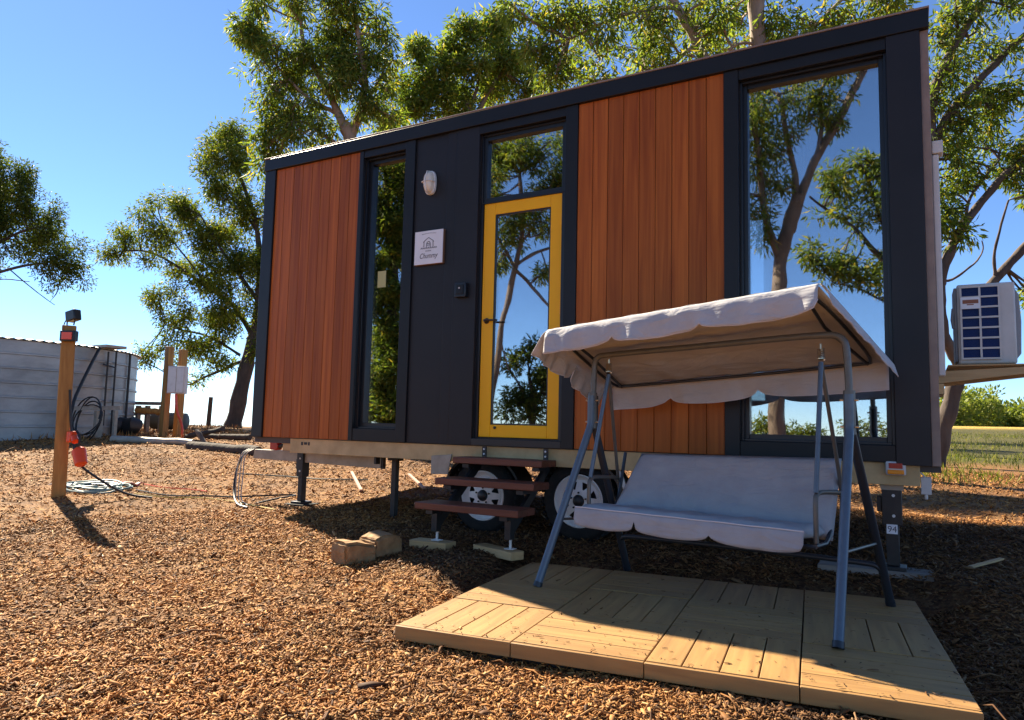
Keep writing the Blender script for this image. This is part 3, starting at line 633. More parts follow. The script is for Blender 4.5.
text_mesh('Chummy', 0.068, (sx0, -0.0352, 2.425), 'lettering', M['ink'], pl, shear=0.35, sx=0.80)
T = thing('outdoor_switch', 'small black weatherproof switch box beside the yellow door', 'switch box', (2.585, -0.01, 2.10))
MB().box(2.524, 2.640, -0.058, -0.0105, 2.035, 2.165).build('switch_case', M['black2'], T, bevel=0.006)
MB().box(2.545, 2.62, -0.066, -0.0585, 2.06, 2.145).build('flap', M['black'], T, bevel=0.004)
MB().tube([(2.582, -0.067, 2.115), (2.582, -0.071, 2.115)], 0.008, 10).build('button', M['plasticwhite'], T)

# ---- air conditioner standing on the bracket
T = thing('air_conditioner', 'white outdoor air conditioner unit with blue coil grille on a timber bracket', 'air conditioner', (6.48, 0.58, 1.40))
MB().box(6.310, 6.640, 0.505, 0.79, 1.412, 1.960).build('casing', M['plasticwhite'], T, bevel=0.012)
MB().box(6.292, 6.3095, 0.52, 0.77, 1.43, 1.94).tube([(6.288, 0.53, 1.80), (6.28, 0.53, 1.72), (6.288, 0.53, 1.66)], 0.012, 8).build('side_cover', mat('grey side cover', (0.20, 0.20, 0.21), 0.5), T, bevel=0.004)
g = MB(); gx0, gx1, gz0_, gz1_ = 6.335, 6.545, 1.445, 1.935
g.box(gx0, gx1, 0.4975, 0.5045, gz0_, gz1_)
for k in range(70): g.box(gx0+0.002, gx1-0.002, 0.4945, 0.4972, gz0_+0.003+k*0.007, gz0_+0.006+k*0.007)
g.build('coil_grille', M['coil'], T, smooth=False)
gb = MB()
for k in range(8): gb.box(gx0-0.008, gx1+0.008, 0.484, 0.493, gz0_-0.005+k*0.07, gz0_+0.007+k*0.07)
for x_ in (gx0-0.010, (gx0+gx1)/2-0.006, gx1-0.002): gb.box(x_, x_+0.012, 0.4855, 0.4942, gz0_-0.004, gz1_+0.004)
gb.build('guard_bars', M['plasticwhite'], T)
lb = MB().box(gx0-0.006, gx0+0.105, 0.478, 0.4835, gz1_-0.150, gz1_-0.070).build('label_plate', M['signwhite'], T)
MB().box(gx0+0.006, gx0+0.097, 0.4765, 0.4778, gz1_-0.114, gz1_-0.088).box(gx0+0.03, gx0+0.07, 0.4765, 0.4778, gz1_-0.125, gz1_-0.118).build('printed_mark', mat('brown print', (0.28, 0.10, 0.05), 0.6), lb)
MB().prism([(6.6405, 1.44), (6.668, 1.48), (6.675, 1.70), (6.665, 1.88), (6.6405, 1.93)], 0.56, 0.76).build('fan_cowl', mat('grey cowl', (0.28, 0.28, 0.29), 0.5), T, bevel=0.006)
for x_ in (6.33, 6.60): MB().box(x_, x_+0.03, 0.52, 0.78, 1.3965, 1.4115).build('foot', M['blacksteel'], T)

# ------------------------------------------------------------------ entry steps
T = thing('entry_steps', 'three tread red brown timber steps below the yellow door', 'steps', (3.13, -0.4, 0.05))
for (x0, x1, y0, zt_) in ((2.69, 3.52, -0.25, 0.655), (2.695, 3.585, -0.50, 0.497), (2.69, 3.594, -0.75, 0.327)):
    b = MB(); b.box(x0, x1, y0, y0+0.135, zt_-0.052, zt_); b.box(x0+0.003, x1-0.003, y0+0.140, y0+0.262, zt_-0.053, zt_-0.001)
    b.build('tread', M['tread'], T, bevel=0.005)
for x_ in (2.80, 3.45):
    b = MB(); b.bar((x_, -0.01, 0.60), (x_, -0.62, 0.14), 0.03, 0.07)
    for (yy_, zz_) in ((-0.13, 0.600), (-0.38, 0.440), (-0.62, 0.270)): b.box(x_-0.03, x_+0.03, yy_-0.09, yy_+0.10, zz_-0.03, zz_-0.0005)
    b.box(x_-0.025, x_+0.025, -0.64, -0.58, 0.10, 0.24)
    b.build('stringer', M['blacksteel'], T)
    MB().tube([(x_+0.005, -0.60, 0.035), (x_+0.005, -0.60, 0.15)], 0.010, 8).box(x_-0.03, x_+0.04, -0.63, -0.57, 0.030, 0.0355).build('leg', M['whitepaint'], T)
for x_ in (2.86, 3.44):
    MB().box(x_-0.02, x_+0.02, -0.03, -0.018, 0.656, 0.742).build('hanger', M['blacksteel'], T)
    for zz in (0.72, 0.68): MB().lathe([(0, 0), (0.008, 0), (0.008, -0.006), (0, -0.007)], (x_, -0.0302, zz), 'y', 8).build('bolt', M['whitepaint'], T)
def pad(pts, z0, z1, m, name, label, cat, group=None):
    b = MB(); n = len(pts); b.add([(*p, z0) for p in pts]+[(*p, z1) for p in pts], [tuple(range(n)), tuple(range(2*n-1, n-1, -1))]+[(i, (i+1) % n, n+(i+1) % n, n+i) for i in range(n)])
    o = b.build(name, M[m], None, bevel=0.004); return tag(o, label, cat, group)
pad([(2.60, -0.68), (2.93, -0.66), (2.93, -0.52), (2.60, -0.54)], -0.035, 0.026, 'paleply', 'timber_pad', 'short pine packing block under the far leg of the steps, nearer the stone blocks', 'timber block', 'packing blocks under the steps')
pad([(3.11, -0.56), (3.52, -0.70), (3.56, -0.585), (3.15, -0.45)], -0.035, 0.026, 'paleply', 'timber_pad', 'longer pine packing block laid askew under the step leg nearer the deck', 'timber block', 'packing blocks under the steps')
pad([(5.45, 0.02), (6.12, 0.05), (6.12, 0.26), (5.45, 0.23)], gz(5.8, .15)-0.02, gz(5.895, .13)+0.020, 'greywood', 'timber_plank', 'weathered grey plank under the jack at the bracket end of the house', 'plank')
pad([(0.30, 0.20), (0.56, 0.20), (0.56, 0.44), (0.30, 0.44)], gz(0.42, .32)-0.02, gz(0.42, .32)+0.020, 'rubber', 'jack_pad', 'black square pad under the jack near the drawbar', 'jack pad')

# ------------------------------------------------------------------ stone blocks
def stone(cx, cy, yaw, sx, sy, sz, label, seed):
    r = random.Random(seed); bm = bmesh.new(); bmesh.ops.create_cube(bm, size=1)
    bmesh.ops.scale(bm, vec=(sx, sy, sz), verts=bm.verts)
    bmesh.ops.bevel(bm, geom=bm.edges[:], offset=0.018, segments=2, affect='EDGES')
    bmesh.ops.subdivide_edges(bm, edges=bm.edges[:], cuts=2, use_grid_fill=True)
    for v in bm.verts: v.co += Vector((r.uniform(-1, 1), r.uniform(-1, 1), r.uniform(-1, 1)))*0.007 + Vector((0, 0, 0.02*math.sin(v.co.x*17+seed)*(v.co.z > 0)))
    me = bpy.data.meshes.new('stone_block'); bm.to_mesh(me); bm.free(); me.materials.append(M['stone'])
    o = bpy.data.objects.new('stone_block', me); COL.objects.link(o); o.location = (cx, cy, gz(cx, cy)+sz*0.42); o.rotation_euler = (0.03, -0.02, yaw)
    tag(o, label, 'stone block', 'rough stone blocks beside the steps')
stone(2.52, -1.22, 1.35, 0.27, 0.19, 0.15, 'rough yellow stone block with its end face catching the sun', 3)
stone(2.545, -0.955, 1.40, 0.27, 0.20, 0.15, 'shaded stone block lying behind the sunlit one', 8)

# ------------------------------------------------------------------ timber deck
gd = DECK[2]
T = thing('timber_deck', 'low brown composite deck of twelve square tiles under the swing seat', 'deck', (DECK[0], DECK[1], -0.13)); T.rotation_euler.z = DECK[3]
def tile_mb():
    b = MB(); g = 0.1495
    for k in range(4): b.box(0.003, 0.597, k*g+0.0045, (k+1)*g-0.0015, 0.0, 0.062)
    return b
mesh_cache = {}
def deck_tile(i, j):
    along = (i+j) % 2 == 1
    key = along
    if key not in mesh_cache:
        b = tile_mb()
        if not along: b.v = [(p[1], p[0], p[2]) for p in b.v]
        me = bpy.data.meshes.new('deck_tile'); me.from_pydata(b.v, [], b.f)
        bm = bmesh.new(); bm.from_mesh(me); bmesh.ops.recalc_face_normals(bm, faces=bm.faces); bm.to_mesh(me); bm.free()
        me.materials.append(M['deckx'] if along else M['decky']); mesh_cache[key] = me
    o = bpy.data.objects.new('deck_tile', mesh_cache[key]); COL.objects.link(o); o.parent = T
    o.location = (i*0.6, j*0.6, gd-0.062+0.13+0.0012*((i*7+j*5) % 3)); bv = o.modifiers.new('edge', 'BEVEL'); bv.width = 0.003; bv.segments = 2
for i in range(4):
    for j in range(3): deck_tile(i, j)
for k in range(4):
    f_ = MB().box(k*0.6+0.002, k*0.6+0.598, -0.020, 0.0015, -0.066, -0.0015).build('deck_fascia', M['deckx'], None, bevel=0.003); f_.parent = T; f_.location = (0, 0, gd+0.13)
b = MB()
for k in range(5): b.box(0.03+k*0.575, 0.075+k*0.575, 0.03, 1.77, -0.12, -0.0645)
b.box(0.03, 2.375, 0.025, 0.029, -0.11, -0.065)
me_o = b.build('bearer', M['deckdark'], None); me_o.parent = T; me_o.location = (0, 0, gd+0.13)

sc_ = MB(); rs_ = random.Random(5)
for i in range(4):
    for j in range(3):
        for k in range(4):
            for e_ in (0.045, 0.555):
                u, v = ((e_, k*0.1495+0.075) if (i+j) % 2 == 1 else (k*0.1495+0.075, e_)); p_ = deck_w(i*0.6+u, j*0.6+v, 0.0012*((i*7+j*5) % 3))
                sc_.lathe([(0.0, 0.0006), (0.0038, 0.0006), (0.0038, -0.002)], p_, 'z', 8)
so_ = sc_.build('screw_heads', M['blacksteel'], None); so_['kind'] = 'stuff'; so_.parent = T
so_.matrix_parent_inverse = (Matrix.Translation(T.location) @ Matrix.Rotation(DECK[3], 4, 'Z')).inverted()

# ------------------------------------------------------------------ swing seat
FLf = np.array([4.0313, -1.287]); FRf = np.array([5.715, -1.602]); BRf = np.array([5.896, -0.542]); BLf = np.array([4.29, -0.44])
OL = np.array([4.1505, -0.9065]); EE = np.array([0.99504, -0.09949]); NN = np.array([0.09949, 0.99504]); ZD = -0.042
def S(e, n, z): p = OL+EE*e+NN*n; return np.array([p[0], p[1], ZD+z])
def foot(p): return np.array([p[0], p[1], ZD+0.002])
SW = thing('swing_seat', 'canopy garden swing seat with grey cover and blue grey legs on the deck', 'swing seat', tuple(S(0.8, 0, 0)))
def smoothpath(pts, it=2):
    P = [np.array(p, float) for p in pts]
    for _ in range(it):
        Q = [P[0]]
        for a, b_ in zip(P[:-1], P[1:]): Q += [a*0.75+b_*0.25, a*0.25+b_*0.75]
        Q.append(P[-1]); P = Q
    return P
aL, aR = 0.07, 1.60
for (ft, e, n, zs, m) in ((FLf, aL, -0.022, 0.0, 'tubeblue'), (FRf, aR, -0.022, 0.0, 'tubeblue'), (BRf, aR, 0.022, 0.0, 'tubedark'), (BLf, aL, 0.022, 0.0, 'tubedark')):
    f0 = foot(ft); k = S(e, n, 0.985); t = S(e, n, 1.17)
    dirn = (k-f0)/np.linalg.norm(k-f0)
    MB().tube([f0, f0+dirn*0.3, k-dirn*0.07, k-dirn*0.03, k*0.97+t*0.03, k*0.8+t*0.2, t], 0.024, 14).build('leg', M[m], SW)
    MB().tube([f0-(0, 0, 0.0), f0+dirn*0.03], 0.027, 14).build('foot_cap', M['tubedark'], SW)
bar = smoothpath([S(aL, 0, 1.10), S(aL+0.005, 0, 1.30), S(aL+0.01, 0, 1.425), S(aL+0.12, 0, 1.435), S(0.8, 0, 1.462), S(aR-0.16, 0, 1.495), S(aR-0.02, 0, 1.485), S(aR-0.005, 0, 1.36), S(aR, 0, 1.10)], 3)
MB().tube(bar, 0.019, 12).build('top_bar', M['tubegrey'], SW)
for e, zz in ((aL, 0), (aR, 0)):
    MB().tube([S(e, -0.005, 0.96), S(e, -0.005, 1.19)], 0.030, 12).build('sleeve', M['tubegrey'], SW)
    for z_ in (1.0, 1.14): MB().tube([S(e-0.045, -0.01, z_), S(e+0.045, -0.01, z_)], 0.006, 8).build('bolt', M['steelbright'], SW)
def lerp(a, b_, t): return a*(1-t)+b_*t
for (ff, fb, e) in ((FLf, BLf, aL), (FRf, BRf, aR)):
    a = lerp(foot(ff), S(e, -0.022, 0.985), 0.40); b_ = lerp(foot(fb), S(e, 0.022, 0.985), 0.37)
    MB().tube([a, b_], 0.008, 8).build('side_brace', M['tubegrey'], SW)
a = lerp(foot(BLf), S(aL, 0.022, 0.985), 0.25); b_ = lerp(foot(BRf), S(aR, 0.022, 0.985), 0.25); a2 = lerp(foot(BLf), S(aL, 0.022, 0.985), 0.12); b2_ = lerp(foot(BRf), S(aR, 0.022, 0.985), 0.12)
MB().tube(smoothpath([a2, a-(0, 0, 0.02), a+(b_-a)*0.05, a+(b_-a)*0.95, b_-(0, 0, 0.02), b2_]), 0.016, 10).build('rear_crossbar', M['tubedark'], SW)
# hanger rods, springs, arms, seat frame
def arm_side(e, eh, zh, fz, out):
    hook = S(eh, 0, zh)
    top = S(eh, 0, zh+0.10)
    sp = MB(); pts = []
    for k in range(61):
        q = k/60; pts.append(hook+np.array([0.017*math.cos(q*2*PI*6), 0.017*math.sin(q*2*PI*6), 0.012+0.058*q]))
    sp.tube(pts, 0.0042, 6); sp.tube([top, hook+(0, 0, 0.07)], 0.005, 6); sp.build('spring', M['steelbright'], SW)
    fr = S(e, -0.13, 0.655); rr = S(e+0.04*out, 0.33, 0.63)
    MB().tube([hook, lerp(hook, fr, 0.5), fr], 0.013, 10).build('hanger_rod', M['tubeblue'], SW)
    MB().tube(smoothpath([hook, lerp(hook, rr, 0.55), rr-(0, 0, 0.0), S(e+0.03*out, 0.35, 0.50)]), 0.011, 10).build('hanger_rod', M['tubegrey'], SW)
    MB().tube(smoothpath([S(e, -0.14, 0.40), S(e, -0.15, 0.60), S(e, -0.13, 0.655), S(e+0.02*out, 0.05, 0.65), rr]), 0.013, 10).build('armrest', M['tubegrey'], SW)
arm_side(1.455, 1.462, 1.345, 0.4, 1); arm_side(0.13, 0.182, 1.305, 0.4, -1)
fr = MB(); fr.tube(smoothpath([S(0.13, -0.16, 0.395), S(0.13, 0.22, 0.375), S(0.13, 0.36, 0.80)]), 0.012, 8).tube(smoothpath([S(1.455, -0.16, 0.385), S(1.455, 0.22, 0.365), S(1.455, 0.38, 0.80)]), 0.012, 8)
fr.tube([S(0.13, -0.15, 0.39), S(1.455, -0.15, 0.38)], 0.013, 8).tube([S(0.13, 0.2, 0.372), S(1.455, 0.2, 0.362)], 0.013, 8)
fr.build('seat_frame', M['tubedark'], SW)

def quilt(corner, nu, nv, thick, puff, seed, wr=0.004):
    """soft panel from four corners: corner(u, v) -> top point, with a rolled edge"""
    rr = np.random.default_rng(seed); ph = rr.uniform(0, 6, 6)
    top, bot = [], []
    for i in range(nv+1):
        tr, brw = [], []
        for j in range(nu+1):
            u, v = j/nu, i/nv
            p = corner(u, v); e = min(1, min(u, 1-u)*nu/1.5, min(v, 1-v)*nv/1.5); e = math.sqrt(max(0, 1-(1-e)**2))
            nrm = np.cross(corner(min(1, u+.01), v)-corner(max(0, u-.01), v), corner(u, min(1, v+.01))-corner(u, max(0, v-.01))); nrm /= np.linalg.norm(nrm)
            wob = wr*(math.sin(u*23+ph[0]+3*v)*math.sin(v*9+ph[1])+0.8*math.sin(u*47+ph[2]+8*v)*math.sin(v*4+ph[3]))
            tr.append(p+nrm*(thick*0.5*e+puff*math.sin(PI*v)**0.5*e+wob*e)); brw.append(p-nrm*(thick*0.5*e))
        top.append(tr); bot.append(brw)
    m_ = MB(); m_.grid(top); m_.grid([r[::-1] for r in bot]); return m_
def bil(a, b_, c, d): return lambda u, v: (a*(1-u)+b_*u)*(1-v)+(d*(1-u)+c*u)*v
def merge(o, d=0.002):
    bm = bmesh.new(); bm.from_mesh(o.data); bmesh.ops.remove_doubles(bm, verts=bm.verts, dist=d); bmesh.ops.recalc_face_normals(bm, faces=bm.faces); bm.to_mesh(o.data); bm.free()
    o.data.polygons.foreach_set('use_smooth', [True]*len(o.data.polygons)); return o
# back: front face looks to -n
bk = quilt(bil(S(0.125, 0.185, 0.425), S(1.47, 0.185, 0.375), S(1.49, 0.36, 0.822), S(0.245, 0.37, 0.800)), 44, 14, 0.05, 0.010, 4, 0.006)
back = merge(bk.build('back_cushion', M['cushion'], SW, angle=80))
st = quilt(bil(S(0.085, -0.20, 0.462), S(1.405, -0.20, 0.448), S(1.44, 0.22, 0.415), S(0.105, 0.22, 0.425)), 44, 12, 0.06, 0.012, 5, 0.005)
seat = merge(st.build('seat_cushion', M['cushion'], SW, angle=80))
def flap(p0, p1, cusps, d0, dmax, outward, nu=90, nv=7, seed=1, sway=0.006, ends=(1, 1), tilt=0.0, roll=0.012):
    """hanging strip with scalloped lower edge between cusps"""
    rows = []; cs = [0]+list(cusps)+[1]
    for i in range(nv+1):
        row = []
        for j in range(nu+1):
            u = j/nu
            k = max(q for q in range(len(cs)-1) if cs[q] <= u+1e-9); t = (u-cs[k])/(cs[k+1]-cs[k])
            sh = min(1, (4*t*(1-t))**0.24 if 0 < t < 1 else 0)
            if k == 0 and t < 0.5: sh = 1-(1-sh)*(1-ends[0])
            if k == len(cs)-2 and t > 0.5: sh = 1-(1-sh)*(1-ends[1])
            L_ = d0+(dmax-d0)*sh; v = i/nv
            p = p0*(1-u)+p1*u
            fold = sway*v*(math.sin(u*19+seed)+0.7*math.sin(u*43+2.3*seed+v*2)+0.5*math.sin(u*71+seed))
            ra = min(v/0.35, 1)*PI/2
            p = p+outward*(fold+roll*math.sin(ra)+tilt*v*L_)-np.array([0, 0, roll*(1-math.cos(ra))+(L_-roll)*max(0, v-0.15*min(v/0.35, 1))/0.85])
            row.append(p)
        rows.append(row)
    return MB().grid(rows)
n3 = np.array([NN[0], NN[1], 0]); e3 = np.array([EE[0], EE[1], 0])
def solid(o, t=0.003):
    s_ = o.modifiers.new('cloth', 'SOLIDIFY'); s_.thickness = t; return o
fo = flap(S(0.075, -0.212, 0.475), S(1.412, -0.212, 0.461), (0.30, 0.635), 0.045, 0.118, -n3, seed=2, sway=0.005, tilt=0.05, ends=(0.35, 0.25))
solid(fo.build('seat_valance', M['cushion'], seat, recalc=False, angle=80))
pip = MB(); pip.tube([S(0.075+1.337*u, -0.217, 0.477-0.014*u+0.001*math.sin(u*30)) for u in np.linspace(0, 1, 30)], 0.004, 6); pip.build('piping', mat('pale piping', (0.62, 0.58, 0.58), 0.7), seat)

M['hem'] = mat('pale hem binding', (0.58, 0.54, 0.54), 0.8)
# canopy
cFL, cFR, cBR, cBL = S(-0.075, -0.33, 1.572), S(1.530, -0.33, 1.713), S(1.705, 0.62, 1.403), S(-0.12, 0.62, 1.272)
cf = bil(cFL, cFR, cBR, cBL)
def canopy_pt(u, v):
    p = cf(u, v); k = 0.0
    k += 0.026*math.exp(-((v-0.35)/0.10)**2)*0.3          # rides over the top bar
    k += -0.014*math.sin(PI*u)*math.sin(PI*v*2)**2
    k += 0.004*math.sin(u*31+4*v)*math.sin(v*11)+0.003*math.sin(u*57-6*v)
    k += -0.02*(max(0, abs(u-0.5)-0.46)/0.04)**2
    return p+np.array([0, 0, k])
rows = [[canopy_pt(j/70, i/36) for j in range(71)] for i in range(37)]
can = solid(MB().grid(rows).build('canopy', M['canvas'], SW, recalc=False, angle=80))
off = np.array([0, 0, -0.001])
def vedge(u0, v0, u1, v1, *a, **k):
    """valance hung from the canopy edge"""
    m_ = flap(cf(u0, v0)+np.array([0, 0, -0.004]), cf(u1, v1)+np.array([0, 0, -0.004]), *a, roll=0.03, nv=12, **k)
    nu_ = k.get('nu', 90); edge_ = m_.v[-(nu_+1):]
    va_ = solid(m_.build('valance', M['canvas'], can, recalc=False, angle=80))
    MB().tube(edge_, 0.0032, 5).build('hem', M['hem'], can)
    return va_
vedge(0, 0, 1, 0, (0.29, 0.62), 0.085, 0.155, -n3, seed=1, sway=0.013, ends=(1, 0.0), tilt=0.10)
vedge(1, 0, 1, 1, (0.55,), 0.07, 0.095, e3, seed=3, sway=0.003, nu=50, tilt=0.22)
vedge(1, 1, 0, 1, (0.42, 0.76), 0.06, 0.17, n3, seed=5, sway=0.012)
vedge(0, 1, 0, 0, (0.5,), 0.06, 0.15, -e3, seed=6, sway=0.012, nu=50, tilt=0.55)
zz3 = np.array([0, 0, -0.026])
cfm = MB()
loop = smoothpath([cf(0.5, 0.03), cf(0.93, 0.03), cf(0.975, 0.06), cf(0.975, 0.94), cf(0.93, 0.97), cf(0.07, 0.97), cf(0.025, 0.94), cf(0.025, 0.06), cf(0.07, 0.03), cf(0.5, 0.03)], 2)
cfm.tube([p+zz3 for p in loop], 0.010, 8)
cfm.tube([cf(0.055, 0.03)+zz3, cf(0.075, 0.40)+zz3*1.5, cf(0.055, 0.97)+zz3], 0.010, 8).tube([cf(0.945, 0.03)+zz3, cf(0.925, 0.40)+zz3*1.5, cf(0.945, 0.97)+zz3], 0.010, 8)
cfm.build('canopy_frame', M['tubedark'], SW)
SWEND = 0
exec_trees = True

# ------------------------------------------------------------------ yard things on the left
def drape(pts, r=0.006, it=3, sub=6):
    """cable lying on the ground"""
    P = smoothpath([np.array([p[0], p[1], 0.0]) for p in pts], it)
    return [np.array([p[0], p[1], gz(p[0], p[1])+r+0.008]) for p in P]
# post with floodlight
px0, py0 = -2.19, -0.71; zg = gz(px0, py0)
lean = np.array([0.155, -0.115, 1.92])/1.96
T = thing('timber_post', 'square treated pine post leaning slightly with a small light on top', 'post', (px0, py0, zg))
b = MB(); a = np.array([px0, py0, zg-0.1]); c = a+lean*2.02; b.bar(a, c, 0.135, 0.135, up=(0.5, 0.86, 0)); b.build('post', M['post'], T, bevel=0.008)
tp = c
T2 = thing('flood_light', 'small black flood light on a wire bracket atop the leaning post', 'flood light', tuple(tp))
b = MB(); h0 = tp+np.array([0.03, 0, 0.02]); b.bar(h0+(-0.06, 0, 0.07), h0+(0.08, 0.02, 0.10), 0.09, 0.12); b.build('lamp_head', M['black2'], T2, bevel=0.012)
MB().tube([tp+(-0.05, 0, 0), tp+(-0.05, 0, 0.05), tp+(0.0, 0, 0.07)], 0.008, 6).build('bracket', M['black2'], T2)
MB().tube([tp+(0.08, 0, 0), tp+(0.10, 0, 0.06), tp+(0.08, 0, 0.10)], 0.008, 6).build('bracket', M['black2'], T2)
MB().tube(smoothpath([tp+(-0.02, 0, 0.08), tp+(-0.12, 0.02, 0.07), tp+(-0.17, 0.02, -0.03), tp+(-0.15, 0.0, -0.14), tp+(-0.06, -0.03, -0.18)]), 0.006, 6).build('lead', M['cableblack'], T2)
T3 = thing('warning_light', 'red lens in a dark frame fixed near the top of the leaning post', 'reflector', tuple(tp-lean*0.16))
q = tp-lean*0.13+np.array([0.105, -0.055, 0.0]); d1 = np.array([0.87, 0.40, 0]); d1 /= np.linalg.norm(d1)
MB().bar(q-d1*0.085, q+d1*0.085, 0.07, 0.115).build('frame', M['black2'], T3, bevel=0.008)
q2 = q+np.array([0.016, -0.030, 0.0])
MB().bar(q2-d1*0.058, q2+d1*0.058, 0.022, 0.078).build('lens', mat('pale red lens', (0.80, 0.10, 0.05), 0.25), T3, bevel=0.004)
# orange power outlet and hanging plug
q = a+lean*0.78+np.array([0.155, 0.01, 0])
T = thing('power_outlet', 'orange weatherproof power outlet on the side of the leaning post', 'power outlet', tuple(q))
MB().box(q[0]-0.035, q[0]+0.05, q[1]-0.04, q[1]+0.04, q[2]-0.06, q[2]+0.06).build('outlet_case', M['orange'], T, bevel=0.012)
MB().tube([q+(0.05, 0, 0.0), q+(0.10, -0.01, -0.05)], 0.035, 12).build('socket', M['orange'], T)
q = a+lean*0.56+np.array([0.33, 0.02, 0])
T = thing('power_plug', 'big orange plug hanging on its black cable by the post', 'power plug', tuple(q))
MB().tube([q+(-0.05, 0.0, 0.09), q+(-0.035, 0, 0.07), q+(0.045, -0.01, -0.07), q+(0.055, -0.01, -0.09)], [0.045, 0.072, 0.062, 0.038], 14).build('plug_body', M['orange'], T)
MB().tube(smoothpath([q+(-0.10, 0, 0.28), q+(-0.03, 0, 0.21), q+(-0.05, 0, 0.08)]), 0.012, 8).build('cable', M['cableblack'], T)
tag(MB().tube(smoothpath([a+lean*1.3+(0.09, 0, 0), a+lean*0.95+(0.14, 0, 0), a+lean*0.75+(0.2, 0, 0), a+lean*0.5+(0.30, 0, 0), np.array([-1.72, -0.62, gz(-1.72, -0.62)+0.25]), np.array([-1.5, -0.4, gz(-1.5, -0.4)+0.05]), np.array([-1.3, -0.2, gz(-1.3, -0.2)+0.014])], 3), 0.013, 8).build('power_cable', M['cableblack'], None), 'black cable curving from the post outlet down to the ground', 'cable')
# hose coil
pts = []
for k in range(7*28+1):
    t = k/28*2*PI; r = 0.30-0.012*(k/28)+0.025*math.sin(k*0.9)*0.3; x = -2.42+0.12*math.sin(k/28*1.3)+r*1.25*math.cos(t); y = -0.18+0.10*math.cos(k/28*2.1)+r*0.9*math.sin(t)
    pts.append((x, y, gz(x, y)+0.02+0.012*((k//28) % 4)+0.006*math.sin(k*0.7)))
tag(MB().tube(pts, 0.011, 7).build('hose_coil', M['hose'], None), 'coil of pale green hose lying at the foot of the leaning post', 'hose')
def sheet(x, y, sx, sy, yaw, name, m, label, cat):
    rows = []
    for i in range(6):
        row = []
        for j in range(7):
            u, v = (j/6-0.5)*sx, (i/5-0.5)*sy; X = x+u*math.cos(yaw)-v*math.sin(yaw); Y = y+u*math.sin(yaw)+v*math.cos(yaw)
            row.append((X, Y, gz(X, Y)+0.03+0.02*math.sin(j*1.7+i)+0.012*math.cos(i*2.1)))
        rows.append(row)
    return tag(solid(MB().grid(rows).build(name, m, None), 0.006), label, cat)
sheet(-2.85, -0.20, 0.42, 0.28, 0.3, 'plastic_bag', M['plasticwhite'], 'crumpled white plastic bag on the ground behind the leaning post', 'bag')
sheet(-2.48, 0.22, 0.50, 0.10, 0.2, 'tape_strip', mat('pale red tape', (0.62, 0.20, 0.15), 0.5), 'strip of pale red tape behind the green hose coil', 'tape')
# cables along the ground
def cable(pts, r, m, label, name='ground_cable', grp='cables trailing over the mulch'):
    return tag(MB().tube(drape(pts, r), r, 6).build(name, m, None), label, 'cable', grp)
cable([(-1.9, 0.0), (-1.55, -0.02), (-1.2, 0.05), (-0.8, 0.25), (-0.5, 0.35), (-0.1, 0.8), (-0.05, 0.6), (0.0, 0.1)], 0.010, M['cableblack'], 'black cable running from the post over the mulch to the drawbar')
cable([(-1.7, -0.15), (-1.3, -0.12), (-0.9, 0.1), (-0.4, 0.15), (0.1, 0.0), (0.5, -0.1)], 0.008, M['cableyellow'], 'yellow cable lying nearest the camera on the sunlit mulch')
cable([(-2.1, 1.6), (-1.4, 1.9), (-0.9, 1.95), (-0.3, 2.2)], 0.010, M['cableblack'], 'black cable farther back on the mulch towards the drawbar end')
cable([(-2.3, 0.35), (-1.9, 0.30), (-1.5, 0.45), (-1.2, 0.42)], 0.007, M['orange'], 'thin orange lead curving away behind the hose coil')
# tangle hanging from the drawbar
b = MB()
for k in range(3):
    x = -0.36+0.035*k; b.tube(smoothpath([(x, 0.28, 0.60), (x-0.05, 0.20, 0.55), (x-0.07+0.02*k, 0.18, 0.30), (x-0.02, 0.15, gz(x, .15)+0.03), (x+0.15+0.05*k, 0.02, gz(x+.2, 0)+0.02)]), 0.006, 6)
tag(b.build('cable_tangle', M['cablewhite'], None), 'tangle of white cables hanging off the end of the drawbar', 'cables')
b = MB().tube(smoothpath([(-0.40, 0.30, 0.60), (-0.46, 0.22, 0.45), (-0.44, 0.16, 0.18), (-0.20, 0.0, gz(-.2, 0)+0.02), (0.1, -0.1, gz(.1, -.1)+0.02)]), 0.012, 8)
tag(b.build('hanging_cable', M['cableblack'], None), 'single thick black cable drooping off the drawbar end', 'cable')
T = thing('coupling_plug', 'red and black trailer plug resting on the drawbar end', 'plug', (0.05, 0.33, 0.602))
MB().box(-0.06, 0.06, 0.29, 0.36, 0.603, 0.69).build('plug_head', M['red'], T, bevel=0.01)
MB().tube(smoothpath([(0.06, 0.32, 0.64), (0.14, 0.31, 0.66), (0.20, 0.30, 0.625), (0.33, 0.30, 0.615)]), 0.022, 8).build('lead', M['cableblack'], T)
MB().box(0.10, 0.20, 0.335, 0.36, 0.603, 0.632).build('clip', M['whitepaint'], T, bevel=0.004)
# thin rods under the house
for (p, q, lb) in (((-0.9, 2.55), (0.33, 1.35), 'long thin pinkish batten on sunlit ground under the house, nearer the drawbar'), ((-0.2, 2.95), (0.95, 1.75), 'second thin pinkish batten under the house, nearer the prop')):
    tag(MB().bar((p[0], p[1], gz(*p)+0.035), (q[0], q[1], gz(*q)+0.03), 0.035, 0.02).build('timber_batten', board_mat('pink primed batten', (0.42, 0.24, 0.16), (0.52, 0.32, 0.23), rough=0.7), None), lb, 'batten', 'battens under the house')

